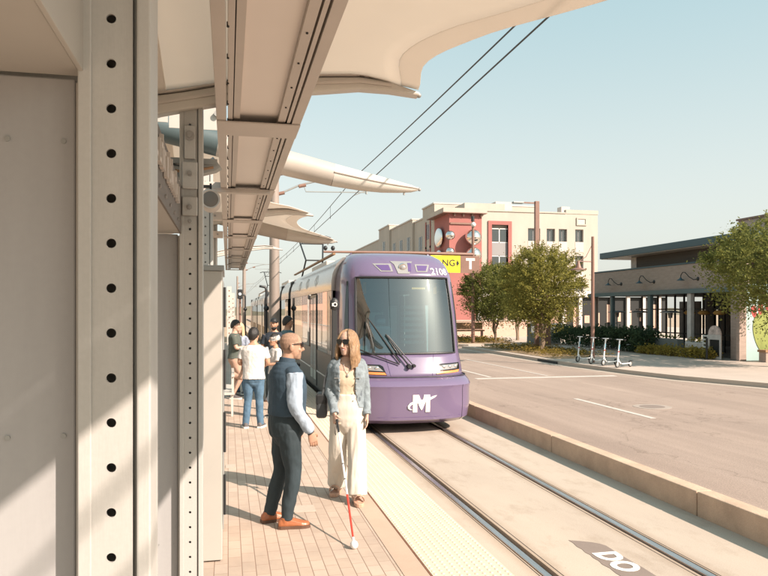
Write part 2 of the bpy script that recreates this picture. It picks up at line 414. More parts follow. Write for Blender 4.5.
# ------------------------------------------------------------------ camera, light, sky
TH = math.atan(156 / 706)
cam = bpy.data.cameras.new('camera'); co = bpy.data.objects.new('camera', cam); col.objects.link(co)
co.location = (0, 0, 2.38); co.rotation_euler = (R(90), 0, -TH)
cam.sensor_width = 36; cam.lens = 36 * 706 / 768; cam.shift_y = 23 / 768; cam.clip_start = .05; cam.clip_end = 6000
sc.camera = co
sun = bpy.data.lights.new('sun', 'SUN'); so = bpy.data.objects.new('sun', sun); col.objects.link(so)
EL = R(35); AZ = math.atan2(.67, -.74)
sd = Vector((math.sin(AZ) * math.cos(EL), math.cos(AZ) * math.cos(EL), math.sin(EL)))
so.rotation_euler = sd.to_track_quat('Z', 'Y').to_euler(); so.location = (30, -30, 40)
sun.energy = 5.0; sun.angle = R(.5); sun.color = (1, .835, .715)
w = bpy.data.worlds.new('World'); sc.world = w; w.use_nodes = True
WN = w.node_tree.nodes; WL = w.node_tree.links
sky = WN.new('ShaderNodeTexSky'); sky.sky_type = 'NISHITA'; sky.sun_disc = False
sky.sun_elevation = EL; sky.sun_rotation = AZ; sky.air_density = 1.0; sky.dust_density = 4.0; sky.ozone_density = .6; sky.altitude = 300
hs = WN.new('ShaderNodeHueSaturation'); hs.inputs['Saturation'].default_value = .50; hs.inputs['Value'].default_value = 1.0
tint = WN.new('ShaderNodeMix'); tint.data_type = 'RGBA'; tint.blend_type = 'MULTIPLY'; tint.inputs[0].default_value = 1
tint.inputs[7].default_value = (.98, 1.03, .95, 1)
WL.new(sky.outputs[0], hs.inputs['Color']); WL.new(hs.outputs[0], tint.inputs[6]); tc = WN.new('ShaderNodeTexCoord'); sx_ = WN.new('ShaderNodeSeparateXYZ'); WL.new(tc.outputs['Generated'], sx_.inputs[0])
gr = WN.new('ShaderNodeValToRGB'); gr.color_ramp.interpolation = 'EASE'
gr.color_ramp.elements[0].position = .0; gr.color_ramp.elements[0].color = (.93, .93, .85, 1)
gr.color_ramp.elements[1].position = .50; gr.color_ramp.elements[1].color = (.47, .73, .79, 1)
gm = WN.new('ShaderNodeVectorMath'); gm.operation = 'SCALE'; gm.inputs[3].default_value = 3.75
hz = WN.new('ShaderNodeMix'); hz.data_type = 'RGBA'; hz.inputs[0].default_value = .72
WL.new(sx_.outputs[2], gr.inputs[0]); WL.new(gr.outputs[0], gm.inputs[0]); WL.new(gm.outputs[0], hz.inputs[7])
WL.new(tint.outputs[2], hz.inputs[6]); WL.new(hz.outputs[2], WN['Background'].inputs[0])
WN['Background'].inputs[1].default_value = .135
sc.view_settings.view_transform = 'Standard'; sc.view_settings.look = 'None'; sc.view_settings.gamma = 1; sc.view_settings.use_curve_mapping = False
sc.view_settings.exposure = .90
sc.render.engine = 'CYCLES'; sc.cycles.use_denoising = True; sc.cycles.max_bounces = 10; sc.cycles.transparent_max_bounces = 12
# ------------------------------------------------------------------ the setting
def struct(mb, name, mats, **kw): return mb.build(name, mats, kind='structure', **kw)
g = MB(); g.sheet([(-900, -200, -.30), (900, -200, -.30), (900, 3000, -.30), (-900, 3000, -.30)]); struct(g, 'ground', 'dirt')
# platform with its edge
g = MB(); g.box(-3.2, -3, -.29, 1.47, 46, PZ)
struct(g, 'platform', 'pavers')
g = MB(); g.box(1.472, -3, -.29, 2.10, 46, PZ); struct(g, 'platform_edge', 'concrete_pale')
# tactile strip with its domes
g = MB(); g.box(1.505, -3, PZ + .002, 2.105, 46, PZ + .010)
ny = int(17 / .061)
for j in range(ny):
    for i in range(10):
        x = 1.53 + i * .061; y = 2.2 + j * .061
        ring0 = [(x + .017 * math.cos(k * math.pi / 3), y + .017 * math.sin(k * math.pi / 3), PZ + .010) for k in range(6)]
        ring1 = [(x + .009 * math.cos(k * math.pi / 3), y + .009 * math.sin(k * math.pi / 3), PZ + .0155) for k in range(6)]
        g.add(ring0 + ring1, [(k, (k + 1) % 6, 6 + (k + 1) % 6, 6 + k) for k in range(6)] + [tuple(range(6, 12))])
struct(g, 'tactile_paving', 'tactile', merge=False)
g = MB(); g.box(1.492, -3, PZ + .001, 1.504, 46, PZ + .007); struct(g, 'edge_joint', 'rust_edge')
# darker soldier course beside the strip
g = MB(); g.box(1.30, -3, PZ + .001, 1.49, 46, PZ + .004); struct(g, 'border_course', mat('border_paver', (.46, .33, .25), .8, var=.1, vs=2, fine=.3))
# service covers in the paving
g = MB()
g.box(.62, 7.02, PZ + .001, .86, 7.26, PZ + .005); g.box(-.03, 9.2, PZ + .001, .09, 9.4, PZ + .005)
struct(g, 'service_cover', 'concrete_pale')
# track slab in strips with the flangeways between them
TX = 3.53; RL, RRr = 2.81, 4.25
g = MB()
for x0, x1 in ((2.102, RL - .055), (RL + .095, RRr - .095), (RRr + .055, 5.318)): g.box(x0, -4, -.28, x1, 120, 0)
struct(g, 'track_slab', 'concrete_slab')
g = MB()
for x0, x1 in ((RL - .054, RL + .094), (RRr - .094, RRr + .054)): g.box(x0, -4, -.27, x1, 120, -.045)
struct(g, 'flangeway', 'groove')
for c in (RL, RRr):
    g = MB(); g.box(c - .036, -4, -.04, c + .036, 120, .004)
    struct(g, 'rail', 'steel_rail', bevel=.008)
g = MB()
for x in (RL - .075, RL + .135, RRr - .135, RRr + .075): g.box(x - .004, -4, -.01, x + .004, 120, .0015)
struct(g, 'rail_seal', 'groove')
# kerb blocks between track and road
y = 7.23 - 3.78 * 3
g = MB()
while y < 118:
    g.box(5.32, y + .008, -.25, 5.53, y + 3.772, .285); y += 3.78
struct(g, 'kerb', 'kerb_tan', bevel=.012)
# road and far kerb
FK = [(18.6, 6), (17.4, 14), (16.3, 18.75), (15.2, 21.5), (14.75, 24), (14.45, 27.5), (14.4, 31), (14.5, 38), (14.6, 43)]
g = MB(); g.box(5.531, -60, -.28, 60, 220, -.002); struct(g, 'road', 'asphalt')
def strip(pts, w0, w1, z0, z1):
    q = MB(); n = len(pts); vs = []
    for i, (x, yy) in enumerate(pts):
        a = Vector(pts[min(i + 1, n - 1)]) - Vector(pts[max(i - 1, 0)]); a.normalize(); nx, nyy = a.y, -a.x
        vs += [(x + nx * w0, yy + nyy * w0, z0), (x + nx * w1, yy + nyy * w1, z0), (x + nx * w1, yy + nyy * w1, z1), (x + nx * w0, yy + nyy * w0, z1)]
    fs = []
    for i in range(n - 1):
        for k in range(4): a = i * 4 + k; b = i * 4 + (k + 1) % 4; fs.append((a, b, b + 4, a + 4))
    fs += [(0, 1, 2, 3), ((n - 1) * 4 + 3, (n - 1) * 4 + 2, (n - 1) * 4 + 1, (n - 1) * 4)]
    return q.add(vs, fs)
struct(strip(FK, 0, .16, -.2, .15), 'kerb_stone', 'concrete_pale')
struct(strip(FK, -.45, -.002, -.2, .002), 'gutter', mat('gutter_pan', (.40, .33, .27), .85, var=.12, vs=1, fine=.3))
pv = [(x + .15, yy) for x, yy in FK] + [(60, 43), (60, 6)]
g = MB(); g.prism(pv, lambda u, v, h: (u, v, -.2 + h), .345); struct(g, 'pavement', mat('pavement_pale', (.43, .355, .30), .85, var=.12, vs=.7, fine=.35))
# corner beyond the side street mouth: an island with its kerb
g = MB(); g.prism([(14.9, 45.5), (15.6, 44.6), (60, 44.6), (60, 140), (14.9, 140)], lambda u, v, h: (u, v, -.2 + h), .35); struct(g, 'side_pavement', 'concrete_pale')
# planting beds with ground cover
def scatter(mb, n, inside, z, size, hgt, cnt=5):
    for _ in range(n):
        x, yy = inside(); hh = hgt * random.uniform(.4, 1.1)
        for k in range(cnt):
            a = random.uniform(0, 6.283); t = random.uniform(.3, 1.0) * size
            px_, py_, pz = x + random.gauss(0, size * .6), yy + random.gauss(0, size * .6), z + hh * random.uniform(.15, 1)
            d = Vector((math.cos(a), math.sin(a), random.uniform(-.3, .7))).normalized(); u = d.cross(Vector((random.uniform(-.4, .4), random.uniform(-.4, .4), 1))).normalized()
            p = Vector((px_, py_, pz)); ww = t * .38
            mb.add([p - u * ww * .3, p + d * t * .5 - u * ww, p + d * t, p + d * t * .5 + u * ww], [(0, 1, 2, 3)])
def bed(poly_fn, soil, name):
    g = MB(); g.prism(soil, lambda u, v, h: (u, v, .148 + h), .02); struct(g, name, 'tree_pit')
    return None
bed(None, [(14.9, 30.6), (16.6, 30.4), (18.4, 33), (18.6, 38.5), (17.5, 41.5), (15.0, 41.5)], 'planting_bed')
bed(None, [(15.3, 46), (19.5, 46), (20.5, 53), (15.4, 54)], 'planting_bed')
g = MB(); scatter(g, 900, lambda: (random.uniform(15.2, 18.4), random.uniform(31.2, 41)), .165, .16, .30)
o = g.build('ground_cover', 'cover_dry', merge=False); tag(o, 'low dry yellow-green ground cover around the nearer street tree', 'ground cover', kind='stuff')
g = MB(); scatter(g, 700, lambda: (random.uniform(15.5, 19.6), random.uniform(46.2, 53)), .165, .18, .34)
o = g.build('ground_cover', 'cover_dry', merge=False); tag(o, 'low golden ground cover on the corner beyond the side street', 'ground cover', kind='stuff')
# painted markings
g = MB()
g.box(8.5, 23.35, -.001, 13.9, 23.7, .003)
for yy in (17.6, 5.2, -7.2): g.box(9.14, yy - 3.6, -.001, 9.28, yy, .003)
g.box(9.14, 24.0, -.001, 9.28, 30, .003)
g.box(11.4, 24.0, -.001, 11.5, 33, .003)
struct(g, 'road_marking', 'road_white')
g = MB(); n = 28
for r0, r1, zz in ((0, .46, .004),):
    g.prism([(10.3 + r1 * math.cos(6.283 * k / n), 15.7 + r1 * math.sin(6.283 * k / n)) for k in range(n)], lambda u, v, h: (u, v, -.003 + h), zz + .003)
struct(g, 'manhole_ring', mat('ring_grey', (.33, .275, .235), .85, var=.15, vs=3, fine=.3))
g = MB(); g.prism([(10.3 + .3 * math.cos(6.283 * k / n), 15.7 + .3 * math.sin(6.283 * k / n)) for k in range(n)], lambda u, v, h: (u, v, .002 + h), .006)
struct(g, 'manhole_cover', 'stencil_dark')
# storm drain mouth in the far kerb
g = MB(); g.box(14.36, 29.2, .012, 14.40, 31.2, .11); struct(g, 'storm_drain', 'hole_dark')
# stencil on the slab: dark patch with the letters DO
patch = [(3.45, 6.74), (3.55, 6.69), (3.65, 6.63), (3.71, 6.57), (3.742, 6.50), (3.738, 6.26), (3.745, 6.05), (3.755, 5.87), (3.75, 5.2), (3.43, 5.2), (3.445, 5.62), (3.436, 5.81), (3.448, 5.92), (3.43, 6.02), (3.446, 6.12), (3.436, 6.21), (3.45, 6.28), (3.436, 6.36), (3.45, 6.45), (3.438, 6.54), (3.455, 6.64)]
g = MB(); g.prism(patch, lambda u, v, h: (u, v, -.003 + h), .006); struct(g, 'stencil_patch', 'stencil_dark')
g = text_mb('DO', .335, lambda u, v, k: (3.595 + v, 6.065 - u * .98, .004 + k), .003, .014, 1.08); struct(g, 'stencil_lettering', 'stencil_white', merge=False)
# ------------------------------------------------------------------ the station shelter
def plate_with_holes(mb, x0, x1, y0, y1, z0, z1, cx, zs, r, seg=16):
    """upright plate facing -Y with real round holes at (cx, z)"""
    half = min(abs(cx - x0), abs(x1 - cx)); cuts = []
    zs = sorted(zs); hh = min(.5 * (zs[1] - zs[0]), .9) if len(zs) > 1 else .05
    last = z0
    def front_back(poly):
        n = len(poly)
        mb.add([(a, y0, b) for a, b in poly], [tuple(range(n))]); mb.add([(a, y1, b) for a, b in poly], [tuple(reversed(range(n)))])
    for z in zs:
        if z - hh < z0 - 1e-6 or z + hh > z1 + 1e-6: continue
        if z - hh > last + 1e-4: front_back([(x0, last), (x1, last), (x1, z - hh), (x0, z - hh)])
        circ = [(cx + r * math.cos(2 * math.pi * k / seg), z + r * math.sin(2 * math.pi * k / seg)) for k in range(seg)]
        sq = []
        for k in range(seg):
            a = 2 * math.pi * k / seg; c_, s_ = math.cos(a), math.sin(a)
            wx_ = (x1 - cx) if c_ > 0 else (cx - x0)
            t = min(wx_ / abs(c_) if abs(c_) > 1e-6 else 9, hh / abs(s_) if abs(s_) > 1e-6 else 9)
            sq.append((cx + c_ * t, z + s_ * t))
        for k in range(seg):
            q = (k + 1) % seg; poly = [circ[k], sq[k]]
            for cxn, czn in ((x1, z + hh), (x0, z + hh), (x0, z - hh), (x1, z - hh)):
                a0 = math.atan2(sq[k][1] - z, sq[k][0] - cx); a1 = math.atan2(sq[q][1] - z, sq[q][0] - cx); ac = math.atan2(czn - z, cxn - cx)
                if a1 < a0: a1 += 2 * math.pi
                if ac < a0: ac += 2 * math.pi
                if a0 + 1e-4 < ac < a1 - 1e-4: poly.append((cxn, czn))
            poly += [sq[q], circ[q]]
            front_back(poly)
            mb.add([(circ[k][0], y0, circ[k][1]), (circ[k][0], y1, circ[k][1]), (circ[q][0], y1, circ[q][1]), (circ[q][0], y0, circ[q][1])], [(0, 1, 2, 3)])
        last = z + hh
    if last < z1: front_back([(x0, last), (x1, last), (x1, z1), (x0, z1)])

def shelter_column(Y, top, label, hz0, hstep, r):
    t = thing('steel_column', (-.245, Y, PZ), label, 'steel column', 'perforated steel columns of the platform shelter')
    g = MB(); plate_with_holes(g, -.318, -.205, Y, Y + .007, PZ, top, -.25, [hz0 + hstep * k for k in range(int((top - .03 - hz0) / hstep))], r)
    g.build('web_plate', 'painted_metal', t, merge=False)
    g = MB(); g.box(-.318, Y - .006, PZ, -.290, Y - .0005, top); g.box(-.318, Y + .008, PZ, -.309, Y + .15, top); g.build('stiffener', 'painted_metal', t, bevel=.003)
    g = MB(); g.box(-.2045, Y + .018, PZ, -.1965, Y + .03, top); g.build('gap_strip', 'steel_grey', t)
    g = MB(); g.box(-.196, Y - .012, PZ, -.166, Y + .15, top); g.build('flange', 'painted_metal', t, bevel=.004)
    g = MB(); g.box(-.300, Y + .142, PZ, -.200, Y + .150, top); g.build('back_plate', 'painted_metal', t)
    g = MB(); g.box(-.34, Y - .06, PZ, -.14, Y + .2, PZ + .02)
    for bx in (-.325, -.155):
        for by in (-.045, .185): g.cyl((bx, Y + by, PZ + .02), (bx, Y + by, PZ + .045), .012, None, 6)
    g.build('base_plate', 'galv', t)
    return t
c1 = shelter_column(1.64, 3.66, 'near perforated steel column filling the left edge of the photo from top to bottom', .46, .0985, .0105)
c2 = shelter_column(4.93, 3.86, 'second perforated steel column, with a bracket bolted to its upper end', .52, .1005, .0085)
g = MB(); g.box(-.30, 4.90, 3.20, -.20, 4.925, 3.38); g.box(-.285, 4.885, 3.40, -.215, 4.925, 3.62); g.box(-.30, 4.89, 3.02, -.20, 4.925, 3.145)
g.build('bracket', 'painted_metal', c2, bevel=.006)
g = MB()
for z, r in ((3.55, .032), (3.30, .016), (3.075, .016), (2.98, .014)):
    g.cyl((-.25, 4.90, z), (-.25, 4.868, z), r, None, 12); g.cyl((-.25, 4.868, z), (-.25, 4.855, z), r * .55, None, 6)
g.build('bolt', 'galv', c2)
c3 = shelter_column(8.21, 4.1, 'perforated steel column rising behind the tall cabinet, third in the row', .52, .1005, .0085)
c4 = shelter_column(11.5, 4.1, 'perforated steel column half hidden behind the cabinet, fourth in the row', .52, .1005, .0085)
# cross panels beside the columns
for Y, lab in ((1.70, 'large shaded grey wall panel at the left edge left of the near column'), (4.99, 'narrow grey wall panel between the near and the second column')):
    t = thing('wall_panel', (-.9, Y, PZ), lab, 'wall panel')
    g = MB(); g.box(-2.2, Y, PZ + .02, -.335, Y + .05, 2.902); g.build('panel_face', 'panel_grey', t, bevel=.004)
    g = MB(); g.box(-.333, Y - .004, PZ, -.322, Y + .06, 2.892); g.build('edge_trim', 'panel_warm', t)
    g = MB()
    for z in ((2.76, 2.1, 1.45, .8)):
        for x in (-.36, -.475 if Y < 3 else -.455, -1.2): g.cyl((x, Y - .003, z), (x, Y, z), .006 if Y < 3 else .004, None, 12)
    g.build('screw', 'steel_grey', t)
# sign boxes running along the platform above the panels
def sign_box(y0, y1, lab, letters):
    t = thing('sign_box', (-.30, (y0 + y1) / 2, 2.90), lab, 'sign box', 'sign boxes over the shelter panels')
    g = MB(); g.box(-1.5, y0, 2.906, -.318, y1, 3.20); g.build('case', 'panel_warm', t, bevel=.004)
    g = MB(); g.box(-.317, y0, 2.90, -.306, y1, 3.22); g.build('face_plate', 'sign_dark' if letters else 'panel_warm', t, bevel=.002)
    if letters:
        random.seed(31); g = MB(); yy = 2.9      # too oblique to read in the photograph: raised strokes only
        while yy < 4.5:
            h_ = random.choice((.10, .10, .15)); g.box(-.303, yy, 3.03, -.285, yy + .022, 3.03 + h_)
            if random.random() < .55: g.box(-.303, yy + .0221, 3.03 + random.choice((.0, .08)), -.285, yy + .06, 3.052 + random.choice((.0, .08)))
            yy += random.choice((.075, .09, .14))
        g.build('lettering', 'frame_tan', t, merge=False)
        for k in range(9): g = MB(); g.cyl((-.304, y0 + .3 + k * .3, 2.95), (-.297, y0 + .3 + k * .3, 2.95), .010, None, 8); g.build('rivet', 'galv', t)
sign_box(-.6, 1.695, 'beige sign box whose underside shows at the top left corner above the shaded panel', False)
sign_box(1.86, 4.985, 'dark faced sign box with small raised pinkish lettering between the near and second column', True)
# tall cabinet beyond the second column
t = thing('information_cabinet', (-.11, 5.8, PZ), 'tall pale grey cabinet standing on the pavers just past the second column', 'cabinet')
g = MB(); g.box(-.205, 5.78, PZ + .012, -.045, 6.9, 2.70); g.build('case', 'panel_warm', t, bevel=.006)
g = MB(); g.box(-.212, 5.77, 2.702, -.03, 6.91, 2.745); g.build('cap', 'steel_grey', t, bevel=.004)
g = MB(); g.box(-.043, 5.84, .62, -.034, 6.85, 2.62); g.build('door', 'steel_grey', t)
for z in (.75, 1.25, 1.75, 2.25): g = MB(); g.cyl((-.026, 5.80, z), (-.026, 5.80, z + .32), .011, None, 8); g.build('hinge', 'black', t)
# low slim wall of the shelter further on
# arched beams carrying the sails
def arch_beam(Y, lab):
    P = [(-2.6, 3.20), (-1.6, 3.48), (-.9, 3.65), (-.5, 3.735), (-.3, 3.78), (-.09, 3.83), (.3, 3.92), (.63, 3.955), (.91, 3.985), (1.13, 3.975), (1.345, 3.935)]
    t = thing('arched_beam', (-.25, Y, 3.8), lab, 'roof beam', 'arched roof beams of the shelter')
    h = [.085, .08, .07, .065, .06, .06, .058, .05, .042, .034, .012]
    rings = []
    for (x, z), q in zip(P, h): rings.append([(x, Y - .05, z - q), (x, Y + .05, z - q), (x, Y + .05, z + q), (x, Y - .05, z + q)])
    g = MB(); g.rings(rings); g.build('beam', 'tube_white', t, bevel=.012)
    rings = [[(x, Y - .062, z + q * .15 - .010), (x, Y - .051, z + q * .15 - .010), (x, Y - .051, z + q * .15 + .010), (x, Y - .062, z + q * .15 + .010)] for (x, z), q in list(zip(P, h))[1:-1]]
    g = MB(); g.rings(rings); g.build('keder_track', 'frame_tan', t)
    rings = [[(x, Y - .072, z + q + .006), (x, Y + .03, z + q + .006), (x, Y + .03, z + q + .016), (x, Y - .072, z + q + .016)] for (x, z), q in list(zip(P, h))[:-1]]
    g = MB(); g.rings(rings); g.build('clamp_strip', 'frame_tan', t)
    g = MB(); g.ell((1.345, Y - .01, 3.935), .018); g.build('tip', 'galv', t, smooth=True)
for Y, lab in ((-1.66, 'arched beam over the platform entrance, just above the top of the photo'), (4.93, 'nearest arched white beam, bolted to the second column, its tip against the sky'), (11.5, 'arched white beam further along with its tip above the tram'), (18.1, 'far arched beam at the end of the shelter roof')): arch_beam(Y, lab)
# tapered tubes: shade on the inner length is painted in as dark teal
def sail_tube(Y, lab):
    t = thing('tapered_tube', (-.9, Y, 3.6), lab, 'roof tube', 'tapered tubes of the shelter roof')
    P = [(-3.4, 5.05), (-2.2, 4.78), (-.85, 4.45), (-.1, 4.28), (.7, 4.08), (1.2, 3.975), (1.55, 3.915), (1.8, 3.88), (2.0, 3.86), (2.15, 3.848), (2.23, 3.842)]
    r = [.15, .155, .155, .152, .145, .132, .114, .092, .067, .044, .016]
    g = MB(); g.tube([(x, Y, z) for x, z in P[:4]], r[:4], 28); g.build('shade_spar', 'tube_shade_teal', t, smooth=True)
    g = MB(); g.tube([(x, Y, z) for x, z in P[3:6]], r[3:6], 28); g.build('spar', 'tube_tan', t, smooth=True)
    g = MB(); g.tube([(x, Y, z) for x, z in P[5:]], r[5:], 28); g.build('pale_tip', 'tube_white', t, smooth=True)  # paler length from the tan spar out to the tip
    g = MB(); g.tube([(-.02, Y, 4.262), (.02, Y, 4.252)], .163, 28); g.build('collar', 'tube_white', t, smooth=True)
    g = MB(); g.tube([(x, Y - rr - .004, z + .012) for (x, z), rr in list(zip(P, r))[5:]], .011, 6); g.build('keder_track', 'frame_tan', t)
    g = MB(); g.cyl((2.06, Y, 3.84), (2.06, Y, 3.77), .012); g.build('drain_pin', 'galv', t); g = MB(); g.ell((2.25, Y, 3.842), .02); g.build('tip', 'galv', t)
for Y, lab in ((1.62, 'nearest tapered roof tube right above the platform entrance'), (8.21, 'large tapered white tube pointing at the sky left of the tram'), (14.8, 'smaller tapered tube further on, its tip just above the tram roof')): sail_tube(Y, lab)
# sails: a surface between a tube and a beam with a hollowed outer edge
def zt(x): # height of the fabric on a tube
    P = [(-3.4, 5.2), (-.85, 4.59), (.7, 4.21), (1.2, 4.09), (2.25, 3.87)]
    for (a, za), (b, zb) in zip(P, P[1:]):
        if x <= b: return lerp(za, zb, (x - a) / (b - a))
    return P[-1][1]
def zb(x):
    P = [(-2.6, 3.30), (-1.6, 3.57), (-.9, 3.735), (-.3, 3.855), (.3, 3.99), (.9, 4.04), (1.35, 3.965)]
    for (a, za), (b, zb_) in zip(P, P[1:]):
        if x <= b: return lerp(za, zb_, (x - a) / (b - a))
    return P[-1][1]
def sail(yt, yb, edge, lab, x_in=-2.4, hem=.13, group='white fabric sails of the shelter roof', z_edge=None):
    """edge: outer limit X for s in 0 (beam) .. 1 (tube)"""
    n, m_ = 28, 30
    def P(s, x):
        yv = lerp(yb, yt, s); z = lerp(zb(min(x, 1.35)), zt(x), s) - .10 * math.sin(math.pi * s) * .6
        return (x, yv, z)
    def E(s):
        k = s * (len(edge) - 1); i = min(int(k), len(edge) - 2); f_ = k - i
        p0 = edge[max(i - 1, 0)]; p1 = edge[i]; p2 = edge[i + 1]; p3 = edge[min(i + 2, len(edge) - 1)]
        return .5 * ((2 * p1) + (-p0 + p2) * f_ + (2 * p0 - 5 * p1 + 4 * p2 - p3) * f_ ** 2 + (-p0 + 3 * p1 - 3 * p2 + p3) * f_ ** 3)
    t = thing('fabric_sail', (0, (yt + yb) / 2, 3.9), lab, 'fabric sail', group)
    def surf(a, b, name, mt, th=.004):
        mb = MB(); rows = []
        for i in range(n + 1):
            s = i / n; x1 = E(s); rows.append([P(s, lerp(a(s, x1), b(s, x1), j / m_)) for j in range(m_ + 1)])
        vs = [p for r_ in rows for p in r_]; fs = []
        for i in range(n):
            for j in range(m_): q = i * (m_ + 1) + j; fs.append((q, q + 1, q + m_ + 2, q + m_ + 1))
        mb.add(vs, fs); o = mb.build(name, mt, t, smooth=True); sm = o.modifiers.new('thick', 'SOLIDIFY'); sm.thickness = th
        return o
    surf(lambda s, x1: x_in, lambda s, x1: x1 - hem * (1 + .55 * math.sin(math.pi * s)), 'membrane', 'sail')
    surf(lambda s, x1: x1 - hem * (1 + .55 * math.sin(math.pi * s)) + .001, lambda s, x1: x1, 'hem', 'sail_hem', .007)
    # seam strips
    for xs in (-.42, -.72):   # welded seams of the membrane
        surf(lambda s, x1: xs - .16 + .1 * s, lambda s, x1: xs + .02 + .06 * s, 'seam', 'sail_hem', .010)
sail(1.64, 4.90, [1.335, 1.24, 1.40, 1.74, 2.04, 2.2, 2.29], 'large near fabric sail filling the top of the photo above the wires')
sail(1.60, -1.66, [1.34, 1.28, 1.38, 1.5, 1.62, 1.86, 2.2], 'fabric sail above the near column that shades the left wall panel')
sail(8.25, 11.47, [1.30, .75, .45, .36, .34, .40, .55], 'middle fabric sail mostly hidden behind the long roof light')
sail(14.8, 11.53, [1.35, 1.22, 1.20, 1.30, 1.5, 1.85, 2.2], 'bright small fabric sail with a swallow tail edge above the tram')
# long light box under the roof
t = thing('roof_light', (.2, 12, 3.63), 'long beige framed light strip running under the shelter roof toward the tram', 'roof light')
Y0, Y1 = -1.5, 22.0; Z = 3.63
g = MB(); g.box(-.073, Y0, Z, -.011, Y1, Z + .14); g.box(-.001, Y0, Z + .012, .030, Y1, Z + .10); g.build('side_beam', 'frame_tan', t, bevel=.003)
g = MB(); g.box(.036, Y0, Z + .02, .076, Y1, Z + .10); g.build('inner_frame', 'frame_tan', t)
g = MB(); g.box(.3255, Y0, Z + .012, .374, Y1, Z + .10); g.box(.384, Y0, Z + .006, .405, Y1, Z + .09); g.build('inner_frame', 'frame_tan', t)
g = MB(); g.box(.416, Y0, Z, .475, Y1, Z + .15); g.build('side_beam', 'frame_tan', t, bevel=.003)
g = MB(); g.box(.0302, Y0, Z + .06, .0358, Y1, Z + .1); g.box(.3742, Y0, Z + .06, .3838, Y1, Z + .1); g.box(.4052, Y0, Z + .06, .4158, Y1, Z + .1); g.build('gasket', 'black', t)
g = MB(); g.box(.0765, Y0, Z + .05, .325, Y1, Z + .08); g.build('diffuser', 'light_panel', t)
for i in range(34):
    yy = Y0 + .3 + i * .4
    for x in (.35, .0): g = MB(); g.cyl((x, yy, Z + .006), (x, yy, Z + .03), .006, None, 8); g.build('screw', 'hole_dark', t)
for yy, wd in ((2.2, .25), (4.92, .36), (7.5, .30), (10.0, .28), (12.2, .26), (14.7, .26), (17.0, .26), (19.4, .26), (21.8, .26)):
    g = MB(); x0 = -.0725 if yy < 6 or yy > 8 else -.36
    g.box(x0, yy - wd / 2, Z - .012, .4745, yy + wd / 2, Z - .001)
    if x0 < -.1: g.box(x0, yy - wd / 2, Z - .045, .43, yy - wd / 2 + .05, Z - .0125); g.box(x0, yy - .02, Z - .0125, -.075, yy + .02, Z + .08)
    g.build('cross_plate', 'frame_tan', t, bevel=.003)
# horizontal struts between the columns and the light
for yy, z, lab in ((4.80, 3.52, 'pale curved strut with a brown line behind the second column top'), (9.2, 3.60, 'thin strut joining the third column to the roof light'), (11.4, 3.60, 'thin strut joining the fourth column to the roof light')):
    t = thing('roof_strut', (-.3, yy, z), lab, 'roof strut')
    if yy < 5:
        g = MB(); g.tube([(-.55, yy + .4, z - .14), (-.3, yy + .4, z - .16), (-.1, yy + .4, z - .10), (-.073, yy + .4, z - .08)], [(.03, .055)] * 4, 8, ref=(0, 1, 0)); g.build('bar', 'steel_grey', t, smooth=True)
        g = MB(); g.box(-.66, yy + .36, z - .10, -.075, yy + .42, z - .06); g.build('rail', 'steel_grey', t)
        g = MB(); g.tube([(-.5, yy + .33, z - .14), (-.3, yy + .33, z - .165), (-.1, yy + .33, z - .125)], .010, 6); g.build('cable', 'wood', t)
    else:
        g = MB(); g.box(-.25, yy - .06, z - .07, -.075, yy + .06, z + .03); g.build('bar', 'frame_tan', t, bevel=.004)
        g = MB(); g.cyl((-.16, yy - .061, z - .02), (-.16, yy - .07, z - .02), .014, None, 8); g.build('bolt', 'galv', t)
# perforated white spine lit by the sun behind the second column
t = thing('perforated_beam', (-.5, 6.4, 4.2), 'white perforated beam glimpsed in the sun behind the second column top', 'perforated beam')
g = MB(); plate_with_holes(g, -1.0, -.55, 6.9, 6.91, 4.15, 4.75, -.775, [4.3, 4.6], .03); plate_with_holes(g, -.54, -.02, 6.9, 6.91, 4.10, 4.70, -.30, [4.25, 4.55], .03); g.build('plate', 'panel_warm', t, merge=False)
g = MB()
for x in (-.95, -.6, -.1): g.cyl((x, 6.9, 4.25), (x, 6.86, 4.25), .03)
g.build('boss', 'galv', t)
# loudspeaker
t = thing('loudspeaker', (-.165, 7.0, 3.45), 'round grey loudspeaker hanging under the roof light beside the second column', 'loudspeaker')
n = 28; g = MB()
prof = [(6.95, .075), (6.94, .088), (6.95, .095), (7.2, .097), (7.24, .085)]
g.rings([[(-.165 + r * math.cos(6.2832 * k / n), yy, 3.45 + r * math.sin(6.2832 * k / n)) for k in range(n)] for yy, r in prof]); g.build('body', 'frame_tan', t, smooth=True)
g = MB(); g.rings([[(-.165 + r * math.cos(6.2832 * k / n), yy, 3.45 + r * math.sin(6.2832 * k / n)) for k in range(n)] for yy, r in ((6.947, .074), (6.938, .05), (6.936, .02))]); g.build('grille', 'speaker_face', t, smooth=True)
g = MB(); g.box(-.175, 7.06, 3.54, -.155, 7.12, 3.62); g.box(-.27, 7.04, 3.44, -.25, 7.14, 3.6); g.box(-.27, 7.04, 3.585, -.155, 7.14, 3.60); g.build('bracket', 'black', t)
